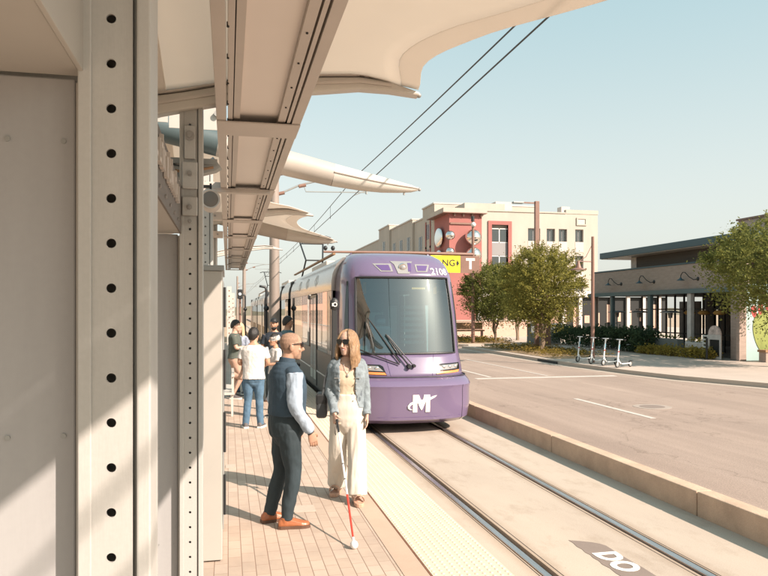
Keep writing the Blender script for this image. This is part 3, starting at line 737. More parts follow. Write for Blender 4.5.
# ------------------------------------------------------------------ tram
LV = [(.20, 1.20, 13.28, .9), (.28, 1.27, 13.14, .9), (.55, 1.30, 13.10, .9), (.86, 1.30, 13.10, .9), (.93, 1.315, 13.08, .9), (1.00, 1.30, 13.13, .9), (1.08, 1.285, 13.36, .85)]
UV = [(1.085, 1.265, 13.40, .95), (1.16, 1.265, 13.44, .95), (1.30, 1.26, 13.50, .95), (1.45, 1.255, 13.58, .95), (1.53, 1.25, 13.62, .95),
      (1.9, 1.245, 13.70, .93), (2.3, 1.235, 13.80, .9), (2.7, 1.215, 13.92, .86), (3.07, 1.19, 14.05, .82), (3.16, 1.18, 14.10, .82), (3.35, 1.13, 14.25, .80), (3.50, 1.05, 14.45, .75), (3.60, .96, 14.75, .7), (3.64, .86, 15.1, .6)]
AN = [-90, -80, -70, -61, -55.5, -50, -42, -34, -26, -18, -9, 0, 9, 18, 26, 34, 42, 50, 55.5, 61, 70, 80, 90]
def nose_y(x, z, T):
    for (z0, w0, y0, d0), (z1, w1, y1, d1) in zip(T, T[1:]):
        if z <= z1 or z1 == T[-1][0]:
            t = max(0, min(1, (z - z0) / (z1 - z0))); w_, y_, d_ = lerp(w0, w1, t), lerp(y0, y1, t), lerp(d0, d1, t); break
    q = min(1, abs(x - TX) / w_); n = 2.7
    return y_ + d_ * (1 - (1 - q ** n) ** (1 / n))
def nose_grid(T):
    rows = []
    for z, w_, yf, d_ in T:
        r = []
        for a in AN:
            s_, c_ = math.sin(R(a)), max(0, math.cos(R(a)))
            q = abs(s_) ** (2 / 2.7); r.append((TX + math.copysign(w_ * q, s_), yf + d_ * (1 - (1 - q ** 2.7 if q < 1 else 0) ** (1 / 2.7)) if q < 1 else yf + d_, z))
        rows.append(r)
    return rows
tram = thing('tram', (TX, 20, 0), 'purple fronted tram at the platform edge with a white emblem on its nose', 'tram', 'light rail cars in one train')
# bumper
rows = nose_grid(LV); back = [[(x, 15.0, z) for x, y, z in (r[0], r[-1])] for r in rows]
g = MB(); g.rings([[b[0]] + r + [b[1]] for r, b in zip(rows, back)], cap=True, closed=False)
ob = g.build('bumper', 'purple', tram, smooth=True)
# mask with the windscreen hole
WA, WB = 4, 8       # rows of the windscreen
ia, ib = 5, len(AN) - 6
rows = nose_grid(UV); g = MB(); g2 = MB()
vs = [p for r in rows for p in r]; nA = len(AN); fs = []; fw = []
for i in range(len(rows) - 1):
    for k in range(nA - 1):
        q = (i * nA + k, i * nA + k + 1, (i + 1) * nA + k + 1, (i + 1) * nA + k)
        (fw if (WA <= i < WB and ia <= k < ib) else fs).append(q)
g.add(vs, fs)
e0 = [r[0] for r in rows]; e1 = [r[-1] for r in rows]
for e in (e0, e1):
    ext = [(x + (.02 if x > TX else -.02) * (1 if z < 3.2 else 0), 15.35, z) for x, y, z in e]
    o_ = len(g.v); g.add(list(e) + ext, [(i, i + 1, len(e) + i + 1, len(e) + i) for i in range(len(e) - 1)])
top = rows[-1]; g.add(list(top) + [(x, 16.2, z + .02) for x, y, z in top], [(k, k + 1, nA + k + 1, nA + k) for k in range(nA - 1)])
ob = g.build('front_mask', 'purple', tram, smooth=True)
sb = ob.modifiers.new('thick', 'SOLIDIFY'); sb.thickness = .03; sb.offset = -1
g2.add([(x, y + .012, z) for x, y, z in vs], fw); ob = g2.build('windscreen', 'windscreen', tram, smooth=True)
# black seal round the screen
def ws(a, z):  # point on mask by angle and height
    T = UV; 
    for (z0, w0, y0, d0), (z1, w1, y1, d1) in zip(T, T[1:]):
        if z <= z1 + 1e-6: t = (z - z0) / (z1 - z0); w_, y_, d_ = lerp(w0, w1, t), lerp(y0, y1, t), lerp(d0, d1, t); break
    s_ = math.sin(R(a)); q = abs(s_) ** (2 / 2.7)
    return (TX + math.copysign(w_ * q, s_), y_ + d_ * (1 - (1 - q ** 2.7) ** (1 / 2.7)) - .004, z)
loop = [ws(a, 1.53) for a in AN[ia:ib + 1]] + [ws(AN[ib], z) for z in (1.7, 1.9, 2.3, 2.7, 2.95)] + [ws(a, 3.07) for a in reversed(AN[ia:ib + 1])] + [ws(AN[ia], z) for z in (2.95, 2.7, 2.3, 1.9, 1.7)]
g = MB(); g.tube(loop + loop[:1], .022, 8); g.build('screen_seal', 'black', tram, smooth=True)
# pale surround line
# side slit windows beside the screen
for sg in (1, -1):
    g = MB(); zz = [1.62, 1.9, 2.3, 2.7, 3.0]; a0, a1 = (63.5, 74)
    pts0 = [ws(sg * (a0 - (0 if z < 2.9 else -1)), z) for z in zz]; pts1 = [ws(sg * lerp(a1, a0 + 3, max(0, (z - 2.0)) / 1.3), z) for z in zz]
    vs2 = [(x + sg * .004, y - .004, z) for x, y, z in pts0 + pts1]
    g.add(vs2, [(i, i + 1, 5 + i + 1, 5 + i) for i in range(4)]); o = g.build('corner_window', 'window_dark', tram); sm = o.modifiers.new('t', 'SOLIDIFY'); sm.thickness = .008
# headlights
def decal(poly, T, off, name, mt, parent=None, th=.006, sub=6, mode=None):
    g = MB(); pts = []
    for i, p in enumerate(poly):
        q = poly[(i + 1) % len(poly)]
        for k in range(sub): pts.append((lerp(p[0], q[0], k / sub), lerp(p[1], q[1], k / sub)))
    cx = sum(p[0] for p in pts) / len(pts); cz = sum(p[1] for p in pts) / len(pts); n = len(pts)
    rngs = []
    for s_ in (1, .75, .5, .25, .0): rngs.append([(lerp(cx, p[0], max(s_, .004)), lerp(cz, p[1], max(s_, .004))) for p in pts])
    rngs3 = [[(x, nose_y(x, z, T) - off, z) for x, z in r] for r in rngs]
    base = [(x, nose_y(x, z, T) + .01, z) for x, z in rngs[0]]
    g.rings([base] + rngs3, cap=False)
    return g.build(name, mt, parent or tram, smooth=False)
for sg in (1, -1):
    f2 = lambda P: [(TX + sg * x, z) for x, z in P]
    h = decal(f2([(.50, 1.12), (1.06, 1.15), (1.10, 1.22), (1.10, 1.335), (.62, 1.325), (.56, 1.29)]), UV, .008, 'headlight', 'black_gloss')
    decal(f2([(.56, 1.20), (1.0, 1.225), (1.06, 1.31), (.66, 1.30)]), UV, .016, 'lens', 'head_lens', h)
    decal(f2([(.51, 1.13), (1.04, 1.15), (1.07, 1.195), (.54, 1.175)]), UV, .018, 'amber_lamp', 'amber', h)
    for k in range(3):
        x = .68 + k * .14; g = MB(); c = (TX + sg * x, nose_y(TX + sg * x, 1.26, UV) - .02, 1.26); g.ell(c, (.04, .012, .034), 12, 6); g.build('bulb', 'chrome', h, smooth=True)
    i_ = decal(f2([(.20 + .08, 3.19), (.52, 3.19), (.60, 3.355), (.22 + .05, 3.355)] if sg > 0 else [(.22, 3.19), (.47, 3.19), (.62, 3.365), (.24, 3.365)]), UV, .008, 'intake', 'silver')
    decal(f2([(.31, 3.215), (.49, 3.215), (.55, 3.33), (.31, 3.33)] if sg > 0 else [(.26, 3.215), (.45, 3.215), (.56, 3.335), (.29, 3.335)]), UV, .014, 'grille', 'purple_dark', i_)
E_ = decal([(TX - .12, 3.15), (TX + .12, 3.15), (TX + .19, 3.36), (TX + .24, 3.42), (TX - .24, 3.42), (TX - .17, 3.34)], UV, .012, 'lamp_housing', 'silver')
g = MB(); cy = nose_y(TX, 3.29, UV); g.tube([(TX, cy + .02, 3.29), (TX, cy - .05, 3.275)], [.085, .08], 20); g.build('bezel', 'chrome', E_, smooth=True)
g = MB(); g.ell((TX, cy - .045, 3.275), (.066, .03, .066), 16, 8); g.build('lens', 'head_lens', E_, smooth=True)
decal([(TX + .02 + .08, 3.19), (TX + .165, 3.21), (TX + .195, 3.385), (TX + .12, 3.385)], UV, .018, 'cover_plate', 'purple_dark', E_)
# number and emblem
g = text_mb('2108', .20, lambda u, v, k: (TX + .80 + u, nose_y(TX + .80 + u, 3.20 + v, UV) - .012 - k, 3.20 + v), .004, .004, 1.02); g.build('number', 'white_paint', tram, merge=False)
def dec2(polys, cx, cz, sc_, T, name):
    g = MB()
    for poly in polys:
        n = len(poly); pts = []
        for i, p in enumerate(poly):
            q = poly[(i + 1) % n]
            for k in range(4): pts.append((cx + sc_ * lerp(p[0], q[0], k / 4), cz + sc_ * lerp(p[1], q[1], k / 4)))
        m_ = len(pts)
        g.add([(x, nose_y(x, z, T) - .010, z) for x, z in pts] + [(x, nose_y(x, z, T) + .004, z) for x, z in pts], [tuple(range(m_)), tuple(reversed(range(m_, 2 * m_)))] + [(i, (i + 1) % m_, m_ + (i + 1) % m_, m_ + i) for i in range(m_)])
    return g.build(name, 'white_paint', tram, merge=False)
MP = [[(-.50, -.5), (-.24, -.5), (-.24, .02), (-.30, .5), (-.50, .5)], [(-.24, .1), (-.02, -.36), (.02, -.36), (.05, -.02), (-.14, .5), (-.295, .5)], [(.02, -.36), (.05, -.36), (.26, .12), (.30, .5), (.16, .5), (.055, .0)], [(.26, -.5), (.52, -.5), (.52, .5), (.305, .5), (.265, .1)]]
dec2(MP, TX + .10, .60, .335, LV, 'emblem_letter')
sw = [(-.56, -.46), (-.72, -.46), (-.86, -.36), (-.88, -.20), (-.74, -.02), (-.45, .10), (-.1, .17), (.3, .21), (.8, .40), (1.02, .44), (.86, .30), (.45, .10), (.1, .02), (-.3, -.03), (-.62, -.12), (-.76, -.24), (-.74, -.36)]
g = MB(); pts = [(TX + .10 + .335 * x * .92, .62 + .335 * z * .9) for x, z in sw]
m_ = len(pts); g.add([(x, nose_y(x, z, LV) - .018, z) for x, z in pts] + [(x, nose_y(x, z, LV) + .002, z) for x, z in pts], [tuple(range(m_)), tuple(reversed(range(m_, 2 * m_)))] + [(i, (i + 1) % m_, m_ + (i + 1) % m_, m_ + i) for i in range(m_)])
g.build('emblem_swoosh', 'white_paint', tram, merge=False)
# wiper
P0 = (TX - .05, 1.29); tip = (TX - .66, 2.12)
def on(x, z, off): return (x, nose_y(x, z, UV) - off, z)
g = MB(); g.tube([on(lerp(P0[0], tip[0] + .18, t), lerp(P0[1], tip[1] - .2, t), .07) for t in (0, .2, .4, .6, .8, 1)], .017, 8); g.tube([on(lerp(P0[0] + .09, tip[0] + .22, t), lerp(P0[1] + .01, tip[1] - .22, t), .06) for t in (0, .3, .6, 1)], .012, 6)
wp = g.build('wiper', 'black', tram)
g = MB(); g.tube([on(lerp(TX - .22, TX - .80, t), lerp(1.36, 2.24, t), .04) for t in (0, .25, .5, .75, 1)], .015, 6); g.build('blade', 'rubber', wp)
g = MB(); g.tube([on(lerp(TX - .24, TX - 1.0, t), lerp(1.33, 1.62, t), .045) for t in (0, .25, .5, .75, 1)], .014, 6); g.build('blade', 'rubber', wp)
g = MB(); g.cyl(on(P0[0], P0[1], 0), on(P0[0], P0[1], .1), .05, .04, 14); g.cyl(on(P0[0] + .1, P0[1] + .01, 0), on(P0[0] + .1, P0[1] + .01, .09), .035, .03, 12); g.build('pivot', 'black', wp)
# panel joint and step lines on the bumper
g = MB(); g.tube([(x, y - .006, 1.087) for x, y, z in nose_grid([(1.08, 1.285, 13.36, .85)])[0]], .010, 6); g.build('joint', 'black', tram)
for sg in (-1, 1):
    x = TX + sg * 1.0; g = MB(); g.tube([(x, nose_y(x, z, LV) - .001, z) for z in (.22, .28, .4, .55, .7, .86, .93)], .004, 5); g.build('panel_gap', 'black', tram)
    x = TX + sg * .42; g = MB(); g.tube([(lerp(x, TX + sg * .50, t), nose_y(lerp(x, TX + sg * .50, t), lerp(1.10, 1.50, t), UV) - .001, lerp(1.10, 1.50, t)) for t in (0, .25, .5, .75, 1)], .0035, 5); g.build('panel_gap', 'purple_dark', tram)
g = MB(); g.tube([(TX + x, nose_y(TX + x, .34, LV) - .001, .34) for x in (-1.15, -.95, -.7, -.4, 0, .4, .7, .95, 1.15)], .004, 5); g.build('panel_gap', 'purple_dark', tram)
# body
YB0, YB1 = 15.0, 41.8
def sect(h0, h1):
    return [(-1.325, h0), (1.325, h0), (1.325, h1), (-1.325, h1)]
def body_run(y0, y1, parent, nm='body_side'):
    for sg in (-1, 1):
        X = lambda d: TX + sg * d
        g = MB(); prof = [(1.27, .30), (1.318, .42), (1.322, 1.40)]
        g.rings([[(X(a), y, z) for a, z in prof] + [(X(1.24), y, 1.40), (X(1.22), y, .30)] for y in (y0, y1)]); g.build('lower_panel', 'charcoal', parent)
        g = MB(); prof = [(1.322, 2.83), (1.318, 3.02), (1.29, 3.20), (1.20, 3.42), (1.06, 3.56), (.6, 3.60)]
        g.rings([[(X(a), y, z) for a, z in prof] + [(X(.6), y, 3.5), (X(1.2), y, 2.83)] for y in (y0, y1)]); g.build('roof_fairing', 'fairing', parent, smooth=True)
    g = MB(); g.box(TX - .6, y0, 3.50, TX + .6, y1, 3.58); g.build('roof', 'silver', parent)
    g = MB(); g.box(TX - 1.2, y0 + .01, .45, TX + 1.2, y1 - .01, .52); g.build('floor', 'inside_dark', parent)
segs = [(15.36, 25.6), (26.6, 30.2), (31.2, 41.8)]
for y0, y1 in segs: body_run(y0, y1, tram)
for y0, y1 in ((25.6, 26.6), (30.2, 31.2)):
    g = MB()
    for k in range(10):
        yy = lerp(y0, y1, (k + .5) / 10); d = 1.24 if k % 2 else 1.19
        g.box(TX - d, yy - .047, .4, TX + d, yy + .047, 3.45)
    g.build('bellows', 'rubber', tram)
g = MB(); g.box(TX - 1.30, 41.78, .4, TX + 1.30, 41.82, 3.5); g.build('rear_wall', 'charcoal', tram)
for sg in (-1, 1):
    Xg = TX + sg * 1.318
    edges = [(15.36, 16.02, 0), (16.06, 17.9, 0), (17.94, 19.24, 1), (19.28, 21.5, 0), (21.54, 23.6, 0), (23.64, 25.56, 0), (26.64, 28.0, 1), (28.04, 30.16, 0), (31.24, 33.3, 0), (33.34, 35.4, 0), (35.44, 36.74, 1), (36.78, 39.2, 0), (39.24, 41.74, 0)]
    for a, b, dr in edges:
        z0 = .62 if dr else 1.405
        if dr:
            dl = None
            for p0, p1 in ((a, (a + b) / 2 - .008), ((a + b) / 2 + .008, b)):
                g = MB(); g.box(min(Xg + sg * .004, Xg + sg * .018), p0, .48, max(Xg + sg * .004, Xg + sg * .018), p1, 2.80); dl = g.build('door', 'charcoal', tram)
                g = MB(); g.box(min(Xg + sg * .0185, Xg + sg * .022), p0 + .06, z0, max(Xg + sg * .0185, Xg + sg * .022), p1 - .06, 2.72); g.build('window', 'side_glass', dl)
        else:
            g = MB(); g.box(min(Xg - sg * .03, Xg), a, z0, max(Xg - sg * .03, Xg), b, 2.825)
            if a < 15.5: g.build('cab_side', 'fairing', tram)
            else: g.build('window', 'side_glass', tram)
    g = MB()
    for y0, y1 in segs: g.box(min(Xg + sg * .0041, Xg + sg * .009), y0 + .02, .845, max(Xg + sg * .0041, Xg + sg * .009), y1 - .02, .875)
    g.build('stripe', 'white_paint', tram)
    # cab window with an arched head
    arch = [(15.50, 1.5), (15.92, 1.5), (15.92, 2.5)] + [(15.71 + .21 * math.cos(R(k * 15)), 2.5 + .21 * math.sin(R(k * 15))) for k in range(1, 12)] + [(15.50, 2.5)]
    g = MB(); g.prism(arch, lambda u, v, h: (Xg + sg * (.001 + h), u, v), .006); g.build('cab_window', 'window_dark', tram)
# circular roof marks on the fairing
for k in range(3):
    yy = 18.2 + k * 2.1; g = MB(); n = 22; g.tube([(TX - 1.305 + .22 * max(0, math.sin(6.2832 * q / n)) * .25 - .012, yy + .20 * math.cos(6.2832 * q / n), 3.15 + .15 * math.sin(6.2832 * q / n)) for q in range(n + 1)], .006, 5); g.build('roof_mark', 'white_paint', tram)
# roof gear and pantograph
g = MB(); g.box(TX - .8, 20, 3.60, TX + .8, 23.5, 3.82); g.box(TX - .8, 33, 3.60, TX + .8, 37, 3.82); g.build('roof_equipment', 'frame_tan', tram, bevel=.03)
g = MB(); g.box(TX - 1.28, 15.4, 3.62, TX - 1.22, 24.8, 3.66); g.build('roof_rail', 'wood', tram)
pg = MB(); yb = 30.6
for s_ in (-1, 1): pg.tube([(TX + .45 * s_, yb, 3.65), (TX + .35 * s_, yb - 1.1, 4.5), (TX + .55 * s_, yb + .3, 5.62)], .035, 8)
pg.tube([(TX - .9, yb + .3, 5.60), (TX - .7, yb + .3, 5.66), (TX + .7, yb + .3, 5.66), (TX + .9, yb + .3, 5.60)], .03, 8); pg.tube([(TX - .35, yb - 1.1, 4.5), (TX + .35, yb - 1.1, 4.5)], .03, 8); pg.tube([(TX - .5, yb + .1, 5.3), (TX + .5, yb + .1, 5.3)], .025, 8)
pg.box(TX - .6, yb - .9, 3.60, TX + .6, yb + .5, 3.70); pg.build('pantograph', 'black', tram)
# bogies
for yy in (17.6, 28.4, 39.2):
    for dy in (-.9, .9):
        g = MB()
        for x in (RL, RRr): g.cyl((x - .06, yy + dy, .335), (x + .06, yy + dy, .335), .33, None, 20)
        g.cyl((RL, yy + dy, .33), (RRr, yy + dy, .33), .07); g.build('wheel', 'steel_grey', tram)
    g = MB(); g.box(RL - .12, yy - 1.2, .3, RL + .2, yy + 1.2, .5); g.box(RRr - .2, yy - 1.2, .3, RRr + .12, yy + 1.2, .5); g.build('bogie_frame', 'black', tram)
g = MB(); g.box(TX - 1.1, 13.9, .14, TX + 1.1, 15.0, .3); g.build('lifeguard', 'black', tram)
# cab interior
g = MB(); g.box(TX - 1.15, 15.7, .5, TX + .30, 15.74, 3.0); g.box(TX + .55, 15.7, .5, TX + 1.15, 15.74, 3.0); g.build('cab_wall', 'cream_inside', tram)
g = MB(); g.box(TX - 1.0, 14.15, .9, TX + .95, 14.75, 1.50); g.build('driver_desk', 'inside_dark', tram, bevel=.04)
g = MB(); g.box(TX - .55, 14.95, 1.3, TX - .05, 15.1, 2.05); g.box(TX - .42, 14.97, 2.08, TX - .18, 15.07, 2.30); g.box(TX - .55, 14.7, 1.15, TX - .05, 15.1, 1.3); g.build('driver_seat', 'seat_blue', tram, bevel=.05)
g = MB()
for k in range(7): g.box(TX + .28, 15.2, 1.65 + .13 * k, TX + .74, 15.5, 1.72 + .13 * k)
g.build('cab_rack', 'white_paint', tram)
g = MB(); g.box(TX - .5, 15.6, 1.75, TX - .1, 15.66, 2.35); g.box(TX + .02, 15.6, 1.6, TX + .22, 15.66, 2.5); g.build('cab_panel', 'white_paint', tram)
g = MB(); g.box(TX - .95, 14.42, 2.80, TX + .95, 14.5, 3.02); g.build('destination_display', 'inside_dark', tram)
dm = bpy.data.materials.new('display_lit'); dm.use_nodes = True; dm.node_tree.nodes['Principled BSDF'].inputs['Emission Color'].default_value = (1, .45, .08, 1); dm.node_tree.nodes['Principled BSDF'].inputs['Emission Strength'].default_value = .8; M['display_lit'] = dm
g = MB()
for k in range(9): g.box(TX + .26 + k * .032, 14.405, 2.84, TX + .282 + k * .032, 14.418, 2.875)
g.build('display_text', 'display_lit', tram)
for s_ in (-1, 1):
    g = MB(); g.box(TX + s_ * .76 - .035, 14.40, 2.74, TX + s_ * .76 + .035, 14.43, 2.98); g.build('marker_light', 'amber', tram)
t2 = copy_tree(tram); t2.location = (TX, 49.4, 0); t2['label'] = 'rear car of the same tram train, far off left of the grey pole'
# ------------------------------------------------------------------ catenary, poles
def catenary_pole(Y, top, lab):
    t = thing('catenary_pole', (1.27, Y, PZ), lab, 'catenary pole', 'catenary poles along the platform')
    g = MB(); g.tube([(1.27, Y, PZ), (1.27, Y, 3), (1.27, Y, top)], [.155, .145, .12], 20); g.build('pole', 'pole_tan', t, smooth=True)
    g = MB(); g.cyl((1.27, Y, PZ), (1.27, Y, PZ + .06), .26, None, 16); g.build('base', 'galv', t)
    g = MB(); g.tube([(1.3, Y, 5.62), (2.0, Y, 5.95), (2.7, Y, 6.13), (3.53, Y, 6.2)], .028, 8); g.cyl((1.30, Y, 6.25), (3.2, Y, 6.17), .015); g.tube([(2.1, Y, 5.93), (2.15, Y, 5.76), (3.9, Y, 5.80)], .016, 6); g.cyl((3.9, Y, 5.86), (3.53, Y, 5.70), .012); g.cyl((3.9, Y, 5.9), (3.9, Y, 5.75), .03)
    g.build('cantilever', 'steel_grey', t)
    for x, z in ((1.45, 5.69), (2.05, 5.93), (1.45, 6.24)): g = MB(); g.cyl((x - .1, Y, z - .03), (x + .1, Y, z + .02), .05); g.build('insulator', 'brown_metal', t)
catenary_pole(20, 7.2, 'thick round catenary pole on the platform behind the waiting people, in front of the tram')
catenary_pole(58, 7.2, 'far catenary pole down the platform with a curved bracket arm')
catenary_pole(100, 7.2, 'farthest catenary pole at the end of the line')
for z, nm, lab in ((6.2, 'messenger_wire', 'upper black overhead wire running above the tram'), (5.7, 'contact_wire', 'lower black overhead wire touching the pantograph')):
    g = MB(); pts = []
    ys = [-22, 20, 58, 100, 160]
    for a, b in zip(ys, ys[1:]):
        for k in range(16):
            f_ = k / 16; pts.append((TX, lerp(a, b, f_), z - (.28 * 4 * f_ * (1 - f_) if z > 6 else 0)))
    g.tube(pts, .0115, 6); single(g, nm, 'black', (TX, 0, z), lab, 'overhead wire')
g = MB()
for a, b in ((20, 58), (58, 100)):
    for k in range(1, 8):
        f_ = k / 8; yy = lerp(a, b, f_); g.cyl((TX, yy, 5.7), (TX, yy, 6.2 - .28 * 4 * f_ * (1 - f_)), .006, None, 5); g.box(TX - .008, yy - .02, 5.64, TX + .008, yy + .02, 5.72)
single(g, 'wire_dropper', 'black', (TX, 0, 5.9), 'thin droppers linking the two overhead wires', 'wire dropper')
# ticket post by the tram with a round head
t = thing('platform_marker', (1.96, 13.2, PZ), 'slim black post with a round black head between the man and the woman', 'marker post')
g = MB(); g.box(1.91, 13.17, PZ, 2.01, 13.23, 2.42); g.build('post', 'black', t, bevel=.01)
g = MB(); g.ell((1.96, 13.2, 2.50), (.09, .06, .13), 18, 10); g.build('head', 'black', t, smooth=True)
g = MB(); g.tube([(1.96 + .035 * math.cos(k * .524), 13.135, 2.50 + .035 * math.sin(k * .524)) for k in range(13)], .009, 5); g.box(1.905, 13.13, 2.47, 1.917, 13.14, 2.53); g.build('symbol', 'white_paint', t)
# posts and signs far down the platform
for x, y, h, lab in ((.05, 30, 3.4, 'beige perforated post far along the platform beyond the cabinet edge'), (.25, 37, 3.3, 'thin beige post second along the far platform')):
    t = thing('platform_post', (x, y, PZ), lab, 'post')
    g = MB(); g.box(x - .09, y, PZ, x + .09, y + .12, h); g.build('shaft', 'tube_white', t)
    g = MB()
    for k in range(int((h - .5) / .22)): g.cyl((x, y - .006, PZ + .2 + k * .22), (x, y + .004, PZ + .2 + k * .22), .028, None, 8)
    g.build('hole_row', 'rust_edge', t)
t = thing('platform_signal', (.55, 34, PZ), 'dark boxy signal head on a slim reddish post far along the platform', 'signal')
g = MB(); g.cyl((.55, 34, PZ), (.55, 34, 2.95), .055); g.build('post', 'brown_metal', t)
g = MB(); g.box(.43, 33.9, 2.95, .67, 34.1, 3.4); g.build('head', 'black', t, bevel=.03)
g = MB(); g.cyl((.55, 33.9, 3.18), (.55, 33.88, 3.18), .07); g.build('lens', 'white_paint', t)
for x, y, lab in ((1.62, 31, 'lamp post with a dark head beside the far tram car'), (1.1, 47, 'small dark lamp post at the far end of the platform')):
    t = thing('platform_lamp', (x, y, PZ), lab, 'lamp post')
    g = MB(); g.cyl((x, y, PZ), (x, y, 3.3), .05); g.build('post', 'black', t)
    g = MB(); g.tube([(x, y, 3.2), (x, y, 3.32), (x - .05, y, 3.42), (x - .3, y, 3.46)], [.05, .06, .06, .05], 8); g.ell((x, y, 2.5), (.12, .10, .12)); g.build('head', 'black', t, smooth=True)
# fence along the far platform end
t = thing('platform_fence', (-.5, 36, PZ), 'pale railing along the back of the far platform', 'railing')
g = MB()
for k in range(40): yy = 24 + k * .6; g.box(-.52, yy, PZ, -.48, yy + .05, 1.6)
g.box(-.53, 24, 1.6, -.47, 48, 1.66); g.box(-.53, 24, .6, -.47, 48, .64); g.build('railing', 'tube_white', t)
# bench by the group
t = thing('platform_bench', (-.02, 14.4, PZ), 'white metal bench frame at the left of the waiting group', 'bench')
g = MB(); g.box(-.3, 13.6, .80, .12, 15.2, .84); g.build('seat', 'tube_white', t)
for yy in (13.7, 15.1):
    g = MB(); g.box(.06, yy, PZ, .10, yy + .04, .80); g.box(-.28, yy, PZ, -.24, yy + .04, .80); g.build('leg', 'tube_white', t)
g = MB(); g.box(.07, 13.6, 1.14, .12, 15.2, 1.18); g.box(.07, 13.65, .80, .11, 13.69, 1.14); g.box(.07, 15.1, .80, .11, 15.14, 1.14); g.build('armrest', 'tube_white', t)
# ------------------------------------------------------------------ street furniture across the road
t = thing('mast_arm', (16.5, 46.5, .15), 'brown traffic mast with a long arm reaching left over the tram, carrying a yellow sign', 'traffic mast')
ax, ay = 16.6, 46.5
g = MB(); g.tube([(ax, ay, .15), (ax, ay, 8.6)], [.13, .09], 14); g.build('pole', 'brown_metal', t)
g = MB(); g.tube([(ax, ay, 6.30), (ax - 5, ay, 6.34), (ax - 10.5, ay, 6.30)], [.12, .10, .07], 12); g.build('arm', 'brown_metal', t)
g = MB(); g.ell((ax - .03, ay - .16, 8.35), (.17, .17, .17)); g.build('camera_dome', 'white_paint', t, smooth=True)
g = MB(); g.cyl((ax - .02, ay, 8.6), (ax - .02, ay, 8.95), .12); g.build('cap', 'black', t)
g = MB(); g.box(ax - 3.1, ay - .17, 5.02, ax - .98, ay - .13, 6.18); sg = g.build('yellow_sign', 'yellow_sign', t)
g = text_mb('NG', .62, lambda u, v, k: (ax - 1.82 + u, ay - .175 - k, 5.66 + v), .004, .01, 1.05); g.build('lettering', 'black', sg, merge=False)
g = MB(); g.prism([(0, -.26), (.22, 0), (0, .26), (0, .1), (-.07, .1), (-.07, -.1), (0, -.1)], lambda u, v, h: (ax - 1.22 + u * .7, ay - .175 - h, 5.66 + v), .004); g.build('arrow', 'black', sg)
g = MB(); g.box(ax - .96, ay - .17, 5.0, ax + .42, ay - .13, 6.18); sg = g.build('brown_sign', 'brown_metal', t)
g = text_mb('T', 1.0, lambda u, v, k: (ax - .25 + u, ay - .175 - k, 5.6 + v), .004, .04); g.build('lettering', 'white_paint', sg, merge=False)
g = MB()
for k in range(2): g.ell((ax - 10.3 + k * .5, ay, 6.55), (.14, .14, .16))
g.build('detector', 'black', t, smooth=True)
# brown street light
t = thing('street_light', (17.5, 38.1, .15), 'tall brown street light with a flat lamp reaching left over the trees', 'street light')
g = MB(); g.box(17.37, 38.0, .15, 17.63, 38.2, 8.75); g.build('pole', 'brown_metal', t, bevel=.02)
g = MB(); g.box(16.55, 38.06, 8.60, 17.37, 38.14, 8.68); g.build('arm', 'brown_metal', t)
g = MB(); g.box(16.0, 37.95, 8.58, 16.65, 38.25, 8.68); g.build('lamp_head', 'steel_grey', t, bevel=.02)
g = MB(); g.box(17.3, 37.92, .15, 17.7, 38.28, .5); g.build('base', 'brown_metal', t)
# slim black lamp post with a bell lamp
t = thing('bell_lamp', (15.42, 27.9, .15), 'slim dark lamp post with a bell shaped lamp, standing among the scooters', 'street lamp')
g = MB(); g.tube([(15.42, 27.9, .15), (15.42, 27.9, 5.6)], [.085, .06], 12); g.build('post', 'brown_metal', t)
g = MB(); g.tube([(15.42, 27.9, 5.30), (15.1, 27.9, 4.72), (14.77, 27.9, 4.52)], .015, 6); g.cyl((15.42, 27.9, 4.52), (14.67, 27.9, 4.52), .022); g.build('arm', 'brown_metal', t)
g = MB(); n = 20; g.rings([[(14.74 + r * math.cos(6.2832 * k / n), 27.9 + r * math.sin(6.2832 * k / n), z) for k in range(n)] for z, r in ((4.54, .05), (4.42, .07), (4.30, .12), (4.24, .14), (4.20, .24), (4.17, .34), (4.15, .35))]); g.build('bell_shade', 'brown_metal', t, smooth=True)
g = MB(); g.ell((14.74, 27.9, 4.15), (.12, .12, .08)); g.build('bulb', 'white_paint', t, smooth=True)
# second brown square post behind the tree
t = thing('square_post', (19.0, 39.9, .15), 'short square rust brown post behind the nearer street tree', 'post')
g = MB(); g.box(18.8, 39.8, .15, 19.2, 40.0, 3.4); g.build('shaft', 'brown_metal', t); g = MB(); g.box(18.7, 39.7, .15, 19.3, 40.1, .3); g.build('foot', 'concrete_pale', t)
